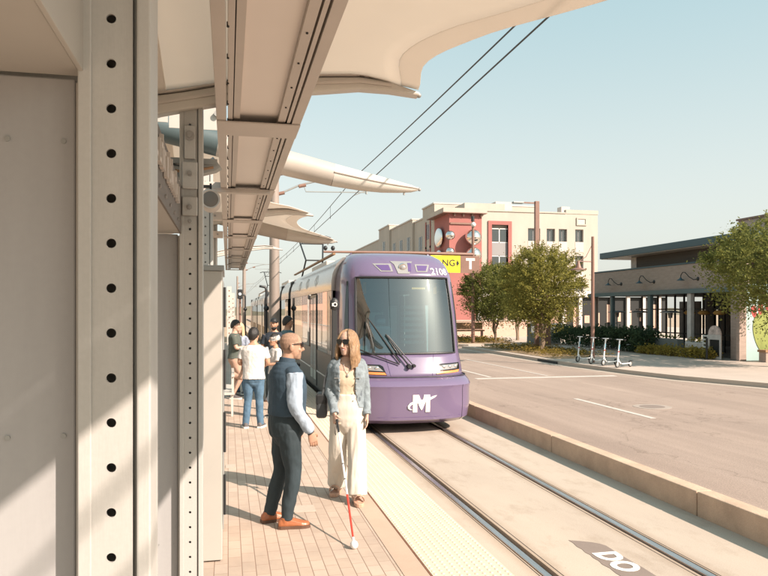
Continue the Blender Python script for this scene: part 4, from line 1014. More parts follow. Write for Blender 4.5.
# scooters
def scooter():
    t = thing('kick_scooter', (0, 0, 0), 'x', 'kick scooter', 'shared kick scooters parked in a row')
    def wheel(y, nm):
        g = MB(); n = 20; g.tube([(0, y + .105 * math.cos(6.2832 * k / n), .125 + .105 * math.sin(6.2832 * k / n)) for k in range(n + 1)], .024, 8, cap=False); w_ = g.build(nm, 'rubber', t, smooth=True, off=(0, 0, 0))
        g = MB(); g.cyl((-.02, y, .125), (.02, y, .125), .085, None, 16); g.build('rim', 'steel_grey', w_, off=(0, 0, 0))
    wheel(-.42, 'wheel'); wheel(.42, 'wheel')
    g = MB(); g.box(-.085, -.22, .13, .085, .34, .175); g.tube([(0, -.2, .16), (0, -.31, .23), (0, -.36, .34)], .035, 8); g.build('deck', 'scooter_white', t, bevel=.012, off=(0, 0, 0))
    g = MB(); g.box(-.07, -.18, .1755, .07, .3, .179); g.build('grip_mat', 'rubber', t, off=(0, 0, 0))
    g = MB(); g.tube([(0, -.42, .125), (0, -.385, .33), (0, -.34, .60)], .03, 8); g.tube([(0, -.335, .64), (0, -.265, 1.08)], .026, 8); g.build('stem', 'scooter_white', t, off=(0, 0, 0))
    g = MB(); g.tube([(0, -.318, .72), (0, -.29, .90)], .029, 8); g.build('stem_sticker', 'scooter_blue', t, off=(0, 0, 0))
    g = MB(); g.tube([(0, -.337, .60), (0, -.325, .66)], .031, 8); g.build('stem_band', 'cactus_red', t, off=(0, 0, 0))
    g = MB(); g.tube([(-.25, -.22, 1.10), (-.1, -.262, 1.105), (.1, -.262, 1.105), (.25, -.22, 1.10)], .016, 8); h = g.build('handlebar', 'scooter_white', t, off=(0, 0, 0))
    g = MB(); g.cyl((-.26, -.218, 1.10), (-.15, -.25, 1.104), .021); g.cyl((.26, -.218, 1.10), (.15, -.25, 1.104), .021); g.build('grip', 'rubber', h, off=(0, 0, 0))
    g = MB(); g.box(-.04, .38, .24, .04, .56, .255); g.build('mudguard', 'black', t, off=(0, 0, 0))
    return t
labs = ['white kick scooter farthest left in the parked row, left of the lamp post', 'white kick scooter right behind the slim lamp post', 'white kick scooter next to last in the row, right of the lamp post', 'white kick scooter at the right end of the row, its deck showing in full']
sp = [(15.34, 28.53, -67), (15.34, 27.34, -70), (15.34, 26.38, -66), (15.34, 25.31, -67)]
s0 = scooter()
for k, ((x, y, a), lb) in enumerate(zip(sp, labs)):
    o = s0 if k == 0 else copy_tree(s0); o.location = (x, y, .147); o.rotation_euler = (0, 0, R(a)); o['label'] = lb
# ------------------------------------------------------------------ trees
def leaves(mb, pts, n, size, spread, asp=.25, droop=0.0):
    for c, rr in pts:
        for _ in range(max(1, int(n * rr))):
            d = Vector((random.gauss(0, 1), random.gauss(0, 1), random.gauss(0, .75))); p = Vector(c) + d * spread * rr * .55
            a = Vector((random.gauss(0, 1), random.gauss(0, 1), random.gauss(0, .6) - droop + .35)).normalized()
            u = a.cross(Vector((random.gauss(0, 1), random.gauss(0, 1), random.gauss(0, 1)))).normalized(); t = size * random.uniform(.6, 1.4); ww = t * asp
            mb.add([p, p + a * t * .5 - u * ww, p + a * t, p + a * t * .5 + u * ww], [(0, 1, 2, 3)])
def tree(base, H, crown, lab, nl=72, lm='leaf_a', stems=3, seed=1, ctr=None, size=.13, nclump=150, bare=.30, grp='street trees across the road'):
    random.seed(seed)
    x0, y0, z0 = base; rx, rz = crown; cz = ctr if ctr else z0 + H - rz
    t = thing('street_tree', base, lab, 'tree', grp)
    g = MB(); tips = []
    for s_ in range(stems):
        a = 6.283 * s_ / stems + random.uniform(-.5, .5); lean = random.uniform(.15, .4)
        p = Vector((x0 + .06 * math.cos(a), y0 + .06 * math.sin(a), z0 - .05)); hh = (cz - z0) * random.uniform(.75, .95)
        q = [p]; rad = [.10 if stems > 1 else .16]
        for k in range(1, 7):
            f_ = k / 6; q.append(Vector((x0 + math.cos(a) * lean * f_ ** 1.5 * hh * .55 + random.gauss(0, .05), y0 + math.sin(a) * lean * f_ ** 1.5 * hh * .55 + random.gauss(0, .05), z0 + hh * f_))); rad.append(lerp(rad[0], .045, f_))
        g.tube(q, rad, 8)
        for b in range(7):
            k = random.randint(3, 6); st = q[k]; aa = random.uniform(0, 6.283); el = random.uniform(.1, 1.1)
            ln = rx * random.uniform(.5, .9); e = st + Vector((math.cos(aa) * math.cos(el) * ln, math.sin(aa) * math.cos(el) * ln, math.sin(el) * ln * rz / rx))
            mid = st.lerp(e, .5) + Vector((random.gauss(0, .12), random.gauss(0, .12), .1)); g.tube([st, mid, e], [.04, .025, .012], 6); tips.append(e)
    g.build('trunk', 'bark', t, smooth=True)
    cl = []
    for _ in range(nclump):
        u = Vector((random.gauss(0, 1), random.gauss(0, 1), random.gauss(0, 1))).normalized(); r = random.uniform(.25, 1) ** .5 * (1 + .22 * noise.noise(u * 2.3 + Vector((seed * 7.1, 0, 0))))
        zz = u.z * rz * r; c = Vector((x0 + u.x * rx * r, y0 + u.y * rx * r, cz + zz))
        if zz < -rz * .7 and random.random() < .4: continue
        cl.append((c, random.uniform(.5, 1.15)))
    for e in tips: cl.append((e, random.uniform(.6, 1.0)))
    m1 = MB(); leaves(m1, cl, nl, size, .50)
    # feathery shoots that break the outline
    for _ in range(int(nclump * .45)):
        u = Vector((random.gauss(0, 1), random.gauss(0, 1), abs(random.gauss(.2, .8)))).normalized(); c = Vector((x0 + u.x * rx * .95, y0 + u.y * rx * .95, cz + u.z * rz * .95)); ln = random.uniform(.25, .6)
        leaves(m1, [(c + u * ln * k / 5, .32 * (1 - k / 7)) for k in range(6)], nl * .9, size * .8, .35)
    m1.build('crown', lm, t, merge=False)
    return t
tree((17.0, 36.3, .15), 5.75, (2.15, 2.35), 'feathery olive green tree beside the tall brown street light', seed=3, nclump=430, size=.115, ctr=3.50)
tree((18.4, 47.0, .15), 5.3, (2.3, 2.15), 'darker green tree on the corner just right of the tram', seed=8, lm='leaf_b', nclump=430, size=.12, ctr=3.45)
tree((21.6, 50.5, .15), 5.4, (2.3, 1.9), 'paler tree standing between the two street trees further back', seed=12, nclump=300, size=.13, lm='leaf_a', ctr=3.8)
tree((21.6, 24.0, .15), 6.0, (2.9, 2.0), 'large dense tree at the right edge in front of the restaurant', seed=5, nclump=430, size=.12, nl=72, lm='leaf_b', stems=2, ctr=3.98)
# ------------------------------------------------------------------ restaurant
RX = 22.8
t = thing('restaurant', (RX, 34, .15), 'low dark fronted restaurant with a brick band, steel posts and a flat blue roof edge', 'restaurant')
g = MB(); g.box(RX - .02, 27.6, 3.50, RX + .25, 41.0, 4.76); g.box(RX + .0, 40.9, .15, RX + .2, 41.1, 3.5); g.build('brick_band', 'restaurant_brick', t)
g = MB(); g.box(RX - .05, 27.6, 4.765, RX + .3, 41.05, 4.85); g.build('coping', 'roof_teal', t)
g = MB(); g.box(RX - .32, 27.6, 3.26, RX - .03, 41.3, 3.48); g.build('steel_beam', 'beam_teal', t, bevel=.01)
g = MB(); g.box(RX + .6, 28, 4.85, RX + .8, 37.2, 5.70); g.build('clerestory', 'siding', t)
g = MB(); g.box(RX - .45, 26.5, 5.56, RX + 9, 39.6, 5.92); g.build('roof', 'roof_teal', t, bevel=.02)
g = MB(); g.box(RX - .40, 26.6, 5.535, RX + 9, 39.5, 5.555); g.build('soffit', 'frame_tan', t)
g = MB(); g.box(RX + .55, 37.2, 4.85, RX + .85, 37.75, 5.53); g.build('roof_post', 'planter_white', t)
for yy, mt, wd in ((38.6, 'beam_teal', .22), (34.7, 'beam_teal', .26), (31.25, 'planter_white', .30), (28.0, 'restaurant_brick', .5)):
    g = MB(); g.box(RX - .25, yy - wd / 2, .15, RX - .05, yy + wd / 2, 3.258); g.build('post', mt, t, bevel=.01)
g = MB(); g.box(RX + .3, 27.6, .152, RX + 8, 41, .16); g.build('patio_floor', 'shutter_dark', t)
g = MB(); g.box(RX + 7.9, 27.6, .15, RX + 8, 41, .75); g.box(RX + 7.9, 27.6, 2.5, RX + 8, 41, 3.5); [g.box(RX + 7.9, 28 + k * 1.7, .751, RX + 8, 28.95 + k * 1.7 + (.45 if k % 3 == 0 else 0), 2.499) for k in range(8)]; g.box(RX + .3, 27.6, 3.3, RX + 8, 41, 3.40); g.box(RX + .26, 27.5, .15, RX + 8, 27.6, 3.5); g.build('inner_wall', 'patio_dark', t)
g = MB(); g.box(RX + 5, 27.8, .16, RX + 5.2, 34.4, 1.15); g.build('bar_front', 'wood', t)
# mullions, rails and pale panes at the back
g = MB(); random.seed(4)
for k in range(15): yy = 28.4 + k * .85; g.box(RX + 2.9, yy, .15, RX + 2.98, yy + .09, 3.3)
g.box(RX + 2.9, 28, 1.05, RX + 2.98, 41, 1.12); g.box(RX + 2.9, 28, 2.45, RX + 2.98, 41, 2.52); g.build('mullion', 'black', t)
g = MB()
for k in range(5): yy = 35.3 + k * 1.35; g.box(RX + 6.4, yy, .6, RX + 6.5, yy + .75, 3.0)
g.build('back_shutter', 'shutter_dark', t)
# gooseneck lamps on the brick band
for k, yy in enumerate((38.4, 35.1, 31.4)):
    t2 = thing('gooseneck_lamp', (RX - .02, yy, 4.0), 'x', 'wall lamp', 'gooseneck lamps on the brick band')
    t2['label'] = ('gooseneck wall lamp farthest left on the restaurant brick band', 'middle gooseneck wall lamp on the restaurant brick band', 'gooseneck wall lamp on the brick band nearest the big tree')[k]
    g = MB(); g.tube([(RX - .02, yy - .55, 3.98), (RX - .12, yy - .35, 3.94), (RX - .25, yy - .15, 4.1), (RX - .32, yy + .05, 4.32), (RX - .34, yy + .22, 4.34), (RX - .34, yy + .36, 4.20), (RX - .34, yy + .38, 4.05)], .022, 8); g.build('neck', 'black', t2, smooth=True)
    g = MB(); n = 16; g.rings([[(RX - .34 + r * math.cos(6.2832 * q / n), yy + .38 + r * math.sin(6.2832 * q / n), z) for q in range(n)] for z, r in ((4.08, .04), (4.02, .07), (3.95, .19), (3.93, .20))]); g.build('lamp_shade', 'roof_teal', t2, smooth=True)
    g = MB(); g.ell((RX - .03, yy - .55, 3.98), (.05, .1, .1)); g.build('wall_plate', 'black', t2)
# pendants
for k, (x, y) in enumerate(((24.3, 33.6), (24.2, 32.3), (23.8, 30.6))):
    t2 = thing('pendant_lamp', (x, y, 2.2), ('amber disc pendant lamp farthest left under the restaurant roof', 'amber disc pendant lamp just left of the pale post', 'amber disc pendant lamp just right of the pale post')[k], 'pendant lamp', 'amber pendant lamps in the restaurant')
    g = MB(); n = 16; g.rings([[(x + r * math.cos(6.2832 * q / n), y + r * math.sin(6.2832 * q / n), z) for q in range(n)] for z, r in ((2.42, .06), (2.38, .22), (2.28, .31), (2.20, .24), (2.17, .05))]); g.build('lamp_shade', 'pendant', t2, smooth=True)
    g = MB(); g.cyl((x, y, 2.4), (x, y, 3.3), .012); g.build('cord', 'black', t2)
# patio heaters
for k, (x, y) in enumerate(((23.6, 39.7), (23.6, 37.3), (23.4, 34.0))):
    t2 = thing('patio_heater', (x, y, .16), ('patio heater farthest left behind the hedge', 'patio heater with a wide flat top above the hedge', 'patio heater beside the steel post in the restaurant')[k], 'patio heater', 'patio heaters at the restaurant')
    g = MB(); g.cyl((x, y, .16), (x, y, 2.2), .035); g.build('pole', 'galv', t2)
    g = MB(); g.cyl((x, y, .16), (x, y, .75), .2, .16); g.build('tank_base', 'steel_grey', t2)
    g = MB(); g.cyl((x, y, 2.0), (x, y, 2.28), .10, .13); g.build('burner', 'galv', t2)
    g = MB(); g.rings([[(x + r * math.cos(6.2832 * q / 20), y + r * math.sin(6.2832 * q / 20), z) for q in range(20)] for z, r in ((2.28, .55), (2.31, .55), (2.38, .3), (2.41, .05))]); g.build('reflector', 'galv', t2)
# hedge, planters
def hedge(name, x0, x1, y0, y1, h, lab, n, mt='leaf_hedge', size=.16):
    random.seed(int(x0 * 7 + y0)); g = MB(); cl = []
    for _ in range(n):
        x, y = random.uniform(x0, x1), random.uniform(y0, y1); z = .2 + (h - .2) * random.uniform(0, 1) ** .6 * (1 + .12 * noise.noise(Vector((x * 1.3, y * 1.3, 0)))); cl.append((Vector((x, y, z)), random.uniform(.5, 1)))
    leaves(g, cl, 16, size, .3)
    t2 = thing(name, ((x0 + x1) / 2, (y0 + y1) / 2, .15), lab, 'hedge' if 'hedge' in name else 'shrub')
    g.build('foliage', mt, t2, merge=False)
    for k in range(4):
        x, y = lerp(x0, x1, .5), lerp(y0, y1, (k + .5) / 4); g = MB(); g.tube([(x, y, .14), (x + .05, y, .14 + h * .6)], .025, 6); g.build('stem', 'bark', t2)
hedge('clipped_hedge', 21.2, 22.3, 33.2, 36.4, 1.3, 'dark clipped hedge in front of the restaurant behind the scooters', 330)
hedge('clipped_hedge', 21.4, 22.4, 36.8, 44.5, 1.3, 'long dark hedge continuing left behind the street light and tree', 520)
for k, (x, y, l, h, lb) in enumerate(((21.6, 31.6, 1.6, .35, 'golden low shrub in front of the grey planter'), (21.7, 29.9, 1.2, .40, 'bushy golden shrub at the pale planter foot'), (21.4, 32.9, 1.1, .3, 'small golden shrub where the hedge ends'), (21.9, 28.9, .7, .35, 'golden shrub beside the round topped board'))):
    hedge('golden_shrub', x - .3, x + .3, y - l / 2, y + l / 2, .15 + h, lb, 46 + int(l * 34), 'leaf_gold', .12)
t = thing('planter_box', (22.35, 32.8, .15), 'long grey green planter box right of the hedge', 'planter', 'planters in front of the restaurant')
g = MB(); g.box(22.1, 31.55, .15, 22.5, 34.1, .95); g.build('box', 'planter_grey', t, bevel=.02)
g = MB(); leaves(g, [(Vector((22.3, 31.8 + k * .13, 1.05)), .5) for k in range(18)], 14, .14, .25); g.build('plants', 'leaf_b', t, merge=False)
t = thing('planter_box', (22.3, 30.2, .15), 'pale marbled planter box right of the pale post', 'planter', 'planters in front of the restaurant')
g = MB(); g.box(22.1, 29.6, .15, 22.5, 30.95, .85); g.build('box', 'planter_white', t, bevel=.02)
g = MB(); leaves(g, [(Vector((22.3, 29.7 + k * .13, .95)), .5) for k in range(10)], 14, .14, .22); g.build('plants', 'leaf_gold', t, merge=False)
t = thing('shelf_rack', (22.1, 29.35, .15), 'white slatted rack standing beside the pale planter', 'rack')
g = MB()
for s_ in (29.15, 29.5): g.box(22.05, s_, .15, 22.11, s_ + .05, 1.25)
g.build('upright', 'white_paint', t)
g = MB()
for k in range(6): g.box(22.04, 29.16, .3 + k * .175, 22.12, 29.54, .36 + k * .175)
g.build('slat', 'white_paint', t)
t = thing('menu_board', (22.0, 28.6, .15), 'framed dark board with a round mottled top by the restaurant entrance', 'menu board')
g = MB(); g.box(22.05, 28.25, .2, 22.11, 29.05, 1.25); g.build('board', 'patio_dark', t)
g = MB()
for b in ((22.0, 28.2, .15, 22.049, 28.3, 1.28), (22.0, 29.0, .15, 22.049, 29.1, 1.28), (22.0, 28.301, 1.05, 22.049, 28.999, 1.28), (22.0, 28.301, .15, 22.049, 28.999, .27)): g.box(*b)
g.build('frame', 'planter_white', t)
g = MB(); g.prism([(28.65 + .42 * math.cos(R(k * 9)), 1.285 + .42 * math.sin(R(k * 9))) for k in range(21)], lambda u, v, h: (22.0 + h, u, v), .07); g.build('round_top', mat('marbled', (.50, .40, .36), .6, var=.5, vs=4), t)
t = thing('bollard', (21.5, 28.5, .15), 'slim dark bollard standing in front of the round topped board', 'bollard')
g = MB(); g.cyl((21.5, 28.5, .15), (21.5, 28.5, 1.1), .05); g.ell((21.5, 28.5, 1.1), .05); g.build('post', 'black', t, smooth=True); g = MB(); g.cyl((21.5, 28.5, .15), (21.5, 28.5, .19), .11); g.build('base', 'black', t)
# mural wall: the sunlit end wall beside the restaurant
t = thing('mural_wall', (26, 27.4, .15), 'pale blue wall at the right edge painted with a green prickly pear', 'wall')
YM = 27.35
g = MB(); g.box(22.60, YM, .15, 31, YM + .14, 3.6); g.build('wall', 'mural_blue', t)
g = MB(); g.box(22.24, YM - .06, .15, 22.598, YM + .14, 3.6); g.build('pier', 'restaurant_brick', t)
def pad(cx, cz, rx, rz, ang=0, egg=.25, n=40):
    P = []
    for k in range(n):
        a = 6.2832 * k / n; x = rx * math.cos(a); z = rz * math.sin(a); x *= 1 + egg * z / rz
        P.append((cx + x * math.cos(ang) - z * math.sin(ang), cz + x * math.sin(ang) + z * math.cos(ang)))
    return P
xm = 23.66
g = MB(); g.prism(pad(xm, 1.42, .66, 1.0), lambda u, v, h: (u, YM - .001 - h, v), .004); pd = g.build('cactus_pad', 'cactus_green', t)
g = MB(); P = pad(xm, 1.42, .66, 1.0); g.tube([(u, YM - .004, v) for u, v in P + P[:1]], .014, 5)
random.seed(2)
for _ in range(46):
    a = random.uniform(0, 6.28); r = random.uniform(0, .9); u, v = xm + .60 * r * math.cos(a) * (1 + .25 * math.sin(a) * r), 1.42 + .95 * r * math.sin(a)
    for d in (-.5, .1, .7): g.tube([(u, YM - .006, v), (u + .05 * math.sin(d), YM - .006, v + .06 * math.cos(d))], .006, 4)
g.build('outline', 'cactus_line', pd)
for cx, cz, an in ((xm - .62, 2.36, .12), (xm - .28, 2.48, -.05), (xm + .12, 2.62, -.05), (xm + .5, 2.5, -.3)):
    g = MB(); g.prism(pad(cx, cz, .14, .27, an, .15), lambda u, v, h: (u, YM - .003 - h, v), .004); g.build('cactus_fruit', 'cactus_red', t)
t = thing('street_bench', (24.0, 26.6, .15), 'low grey box bench in front of the painted wall', 'bench')
g = MB(); g.box(22.75, 26.3, .58, 24.7, 26.8, .68); g.build('seat', 'wood', t); g = MB(); g.box(22.8, 26.34, .15, 24.6, 26.76, .578); g.build('base', 'restaurant_brick', t)
# taller buff building behind the restaurant
t = thing('buff_building', (34, 31, 0), 'pinkish buff block rising behind the tree at the right edge', 'building')
g = MB(); g.box(30.9, 27.6, .15, 44, 38.0, 7.95); g.box(32.0, 20, 7.951, 44, 35.6, 8.6); g.build('wall', mat('buff_stucco', (.45, .34, .29), .9, var=.08, vs=.8), t)
g = MB(); g.box(30.8, 27.5, 7.951, 31.99, 38.1, 8.07); g.box(31.991, 35.601, 7.951, 44.1, 38.1, 8.07); g.box(31.9, 20, 8.601, 44, 35.7, 8.7); g.build('coping', 'brown_metal', t)
# ------------------------------------------------------------------ apartment block
t = thing('apartment_block', (36, 80, 0), 'cream four storey apartment block with a red corner and stepped roofline', 'building')
BX = 25.4; BY = 80
def wall_open(x0, x1, z0, z1, ops, Y, th, mb):
    xs = sorted({x0, x1, *[o[0] for o in ops], *[o[1] for o in ops]}); zs = sorted({z0, z1, *[o[2] for o in ops], *[o[3] for o in ops]})
    for a, b in zip(xs, xs[1:]):
        for c, d in zip(zs, zs[1:]):
            mx_, mz = (a + b) / 2, (c + d) / 2
            if any(o[0] < mx_ < o[1] and o[2] < mz < o[3] for o in ops): continue
            mb.box(a, Y, c, b, Y + th, d)
front = []
for fl in range(4):
    zb_ = 10.9 - 3.25 * fl
    for a, b in ((35.6, 37.2), (38.05, 39.15), (39.65, 40.75), (41.85, 42.95)): front.append((a, b, zb_, zb_ + 1.55))
g = MB(); wall_open(29.45, 44.9, 0, 14.35, [o for o in front if o[2] > 0] + [(30.9, 33.0, 0.6, 12.75)], BY, .5, g)
g.box(29.45, BY + .5, 0, 44.9, BY + 14, 14.2); g.build('wall', 'beige_stucco', t, merge=False)
g = MB(); g.box(40.6, BY - .05, 14.352, 44.95, BY + .5, 14.85); g.box(29.4, BY - .1, 14.352, 40.55, BY + .5, 14.5); g.box(28.2, BY + 2.0, 14.0, 33.4, BY + 10, 15.6); g.build('parapet', 'beige_stucco', t)
g = MB()
for b in ((42.0, BY - .12, 12.95, 43.35, BY - .001, 13.1), (42.0, BY - .12, 13.75, 43.35, BY - .001, 13.9), (42.0, BY - .12, 13.101, 42.15, BY - .001, 13.749), (43.2, BY - .12, 13.101, 43.35, BY - .001, 13.749)): g.box(*b)
g.build('vent_frame', 'beige_stucco', t); g = MB(); g.box(42.16, BY - .04, 13.11, 43.19, BY - .001, 13.74); g.build('vent', 'frame_tan', t)
for a, b, c, d in front:
    if c < 0: continue
    g = MB(); g.box(a, BY + .34, c, b, BY + .38, d); w_ = g.build('window', 'pane', t)
    g = MB(); g.box(a, BY + .31, c, a + .08, BY + .339, d); g.box(b - .08, BY + .31, c, b, BY + .339, d); g.box(a + .081, BY + .31, d - .08, b - .081, BY + .339, d); g.box((a + b) / 2 - .03, BY + .31, c, (a + b) / 2 + .03, BY + .339, d - .081); g.build('frame', 'window_frame', w_)
    g = MB(); g.box(a, BY - .03, c - 1.25, b, BY - .001, c - .002); g.build('spandrel', 'frame_tan', t)
g = MB()
for b in ((30.45, BY - .15, .5, 30.9, BY + .3, 13.2), (33.0, BY - .15, .5, 33.45, BY + .3, 13.2), (30.9, BY - .15, 12.75, 33.0, BY + .3, 13.2)): g.box(*b)
g.build('red_surround', 'red_stucco', t, merge=False)
for fl in range(4):
    zb_ = 10.6 - 3.3 * fl
    if zb_ < .5: zb_ = .7
    g = MB(); g.box(30.905, BY + .2, zb_, 32.995, BY + .25, zb_ + 1.75); w_ = g.build('window', 'pane', t)
    g = MB(); g.box(31.9, BY + .16, zb_, 32.0, BY + .199, zb_ + 1.75); g.box(30.905, BY + .16, zb_, 32.995, BY + .199, zb_ + .1); g.box(30.905, BY + .16, zb_ + 1.65, 32.995, BY + .199, zb_ + 1.75); g.build('frame', 'white_paint', w_)
    g = MB(); g.box(30.905, BY + .15, zb_ - 1.52, 32.995, BY + .25, zb_ - .01); g.build('spandrel', 'window_frame', t)
# red corner
g = MB(); g.box(BX, BY - .6, 0, 29.44, BY + 5.5, 13.9); g.build('red_corner', 'red_stucco', t)
g = MB(); g.box(BX - .9, BY - 1.2, 13.95, 29.9, BY + 6, 14.45); g.build('cornice', 'beige_stucco', t)
g = MB(); g.box(BX - .9, BY - 1.2, 13.87, 29.9, BY + 6, 13.945)
for k in range(4): g.box(BX + .5 + k * 1.1, BY - .9, 13.55, BX + .7 + k * 1.1, BY - .61, 13.86)
g.build('eave', 'brown_metal', t)
g = MB(); g.box(BX + .1, BY - .75, 12.6, 28.6, BY - .61, 12.8); g.build('sign_rail', 'brown_metal', t)
for x, z, r, lb in ((28.1, 11.0, .98, 'upper large silver ball on the red corner'), (28.1, 8.95, .98, 'lower large silver ball on the red corner'), (25.3, 11.2, .55, 'small silver ball at the red corner edge'), (25.3, 9.3, .5, 'lowest small silver ball at the red corner edge')):
    o = MB().ell((x, BY - 1.35, z), r, 24, 14).cyl((x, BY - 1.0, z), (x, BY - .6, z), .1); single(o, 'silver_ball', 'chrome', (x, BY - 1.35, z), lb, 'ornament', 'silver balls and discs on the red corner', smooth=True)
for y, z, lb in ((BY + 2.6, 11.3, 'upper mirror disc on the shaded side of the red corner'), (BY + 2.6, 8.6, 'lower mirror disc on the shaded side of the red corner')):
    o = MB().ell((BX - .35, y, z), (.25, 1.6, 1.2), 24, 12).cyl((BX - .3, y, z), (BX, y, z), .12); single(o, 'mirror_disc', 'chrome', (BX - .35, y, z), lb, 'ornament', 'silver balls and discs on the red corner', smooth=True)
# stepped side wings going back
wings = [(BY + 5.5, 91, 15.9, 0), (91, 97.5, 14.9, .6), (97.5, 111, 15.4, .3), (111, 119, 16.2, 0), (119, 150, 14.8, .5)]
g = MB()
for a, b, h, ins in wings: g.box(BX + ins, a + .01, 0, BX + 14, b, h)
g.build('side_wing', 'beige_stucco', t)
g = MB()
for a, b, h, ins in wings: g.box(BX + ins - .12, a - .05, h + .002, BX + 14, b + .05, h + .18)
g.build('side_coping', 'frame_tan', t)
for a, b, h, ins in wings:
    n = max(1, int((b - a) / 4.5))
    for fl in range(4):
        for k in range(n):
            yc = lerp(a, b, (k + .5) / n); zz = h - 4.2 - fl * 3.25
            if zz < .5: continue
            g = MB(); g.box(BX + ins - .03, yc - .85, zz, BX + ins - .002, yc + .85, zz + 1.9); w_ = g.build('window', 'pane', t)
            g = MB(); g.box(BX + ins - .06, yc - .04, zz, BX + ins - .031, yc + .04, zz + 1.9)
            if a < 86: g.box(BX + ins - .10, yc - 1.2, zz - 1.2, BX + ins - .031, yc - .86, zz + 2.3); g.box(BX + ins - .10, yc + .86, zz - 1.2, BX + ins - .031, yc + 1.2, zz + 2.3)
            g.build('frame', 'red_stucco' if a < 86 else 'window_frame', w_)
for k, (x, y, a, b, h) in enumerate(((33, 84, 2.2, 2.5, 1.3), (37.5, 86, 1.6, 2, .9), (42.5, 85, 1.2, 1.2, 1.1))):
    g = MB(); g.box(x, y, 14.2, x + a, y + b, 14.9 + h); g.build('roof_unit', 'frame_tan', t)
# street level under the block: dark shopfronts and low walls
t = thing('shop_front', (30, 62, .15), 'low dark shopfront with pale posts under the trees beyond the side street', 'shop front')
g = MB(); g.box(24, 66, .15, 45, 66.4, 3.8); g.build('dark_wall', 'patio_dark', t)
g = MB()
for k in range(12): x = 24 + k * 1.8; g.box(x, 65.7, .15, x + .35, 65.95, 3.9)
g.box(23.8, 65.5, 3.9, 45.2, 66.5, 4.4); g.build('pale_frame', 'planter_white', t)
random.seed(9)
for k in range(16): x = 24.3 + k * 1.25; g = MB(); g.box(x, 65.96, random.uniform(.5, 1.4), x + random.uniform(.3, .9), 65.99, random.uniform(1.8, 3.2)); g.build('display_pane', 'far_pink', t)
t = thing('garden_wall', (22, 56, .15), 'low pinkish block wall behind the street trees', 'wall')
g = MB(); g.box(17.5, 58, .15, 26, 58.3, 1.5); g.build('wall', 'far_pink', t); g = MB(); g.box(17.4, 57.95, 1.502, 26.1, 58.35, 1.6); g.build('coping', 'concrete_pale', t)
t = thing('utility_cabinet', (21.0, 46.2, .15), 'squat grey green cabinet between the two street trees', 'cabinet')
g = MB(); g.box(20.2, 44.9, .15, 22.4, 45.6, 1.45); g.build('case', 'planter_grey', t, bevel=.03); g = MB(); g.box(20.1, 44.8, 1.452, 22.5, 45.7, 1.52); g.build('lid', 'beam_teal', t)
t = thing('parked_cart', (18.6, 54, .15), 'low wooden bench seen under the left street tree', 'bench')
t.name = 'wooden_bench'
g = MB(); g.box(17.6, 53.8, .75, 20.2, 54.3, .87); g.build('seat', 'wood', t); g = MB(); g.box(17.6, 54.31, .9, 20.2, 54.38, 1.45); g.build('backrest', 'wood', t)
for x in (17.7, 20.0):
    g = MB(); g.box(x, 53.9, .15, x + .1, 54.25, .748); g.build('leg', 'brown_metal', t)
# facades across the street behind the platform: seen only mirrored in the tram windows
for k, (y0, y1, h, mt, x) in enumerate(((46, 63, 5.0, 'far_tan', -7.5), (65, 92, 7.0, 'far_yellow', -8.5), (94, 122, 6.0, 'far_pink', -8), (126, 170, 9.0, 'far_tan', -9))):
    t = thing('street_building', (x, (y0 + y1) / 2, 0), ('tan building mirrored in the nearest tram windows', 'yellow building mirrored in the middle tram windows', 'pink building mirrored in the far tram windows', 'tallest far tan building mirrored at the end of the tram')[k], 'building')
    g = MB(); g.box(x - 6, y0, -.3, x, y1, h); g.build('wall', mt, t)
    g = MB()
    q = y0 + .8
    while q < y1 - 1.4:
        for z in (.6, 3.4): g.box(x + .001, q, z, x + .03, q + 1.1, z + 1.9)
        q += 2.1
    g.build('window', 'window_dark', t); g = MB(); g.box(x - 6.1, y0 - .1, h + .002, x + .15, y1 + .1, h + .3); g.build('coping', 'white_paint', t)
# distant hills of roofs and trees closing the street
g = MB(); random.seed(11)
pts = [(-260, 0)]
x = -260
while x < 420: pts.append((x, 3.5 + 3 * noise.noise(Vector((x * .03, 0, 0))) + random.uniform(0, 1.2))); x += 6
pts.append((420, 0)); g.prism([(a, b) for a, b in pts], lambda u, v, h: (u, 420 + h, v - .3), 30)
o = g.build('far_treeline', 'far_green'); tag(o, 'distant low treeline closing the street on the horizon', 'treeline', kind='stuff')
# ------------------------------------------------------------------ people
def remesh(mb, vox, name, mats, parent, smooth=2, disp=None, colorfn=None):
    me = mb.mesh('tmp', [], merge=False); o = bpy.data.objects.new('tmp', me); col.objects.link(o)
    r = o.modifiers.new('r', 'REMESH'); r.mode = 'VOXEL'; r.voxel_size = vox
    if smooth: s_ = o.modifiers.new('s', 'SMOOTH'); s_.factor = .5; s_.iterations = smooth
    dg = bpy.context.evaluated_depsgraph_get(); m2 = bpy.data.meshes.new_from_object(o.evaluated_get(dg)); bpy.data.objects.remove(o); bpy.data.meshes.remove(me)
    m2.name = name; m2.materials.clear()
    if not isinstance(mats, (list, tuple)): mats = [mats]
    for m in mats: m2.materials.append(M[m])
    if disp:
        nr = [v.normal.copy() for v in m2.vertices]
        for v, n_ in zip(m2.vertices, nr): v.co += n_ * disp(v.co)
    for p in m2.polygons:
        p.use_smooth = True
        if colorfn: p.material_index = colorfn(p.center)
    ob = bpy.data.objects.new(name, m2); col.objects.link(ob); ob.parent = parent
    return ob
V = Vector
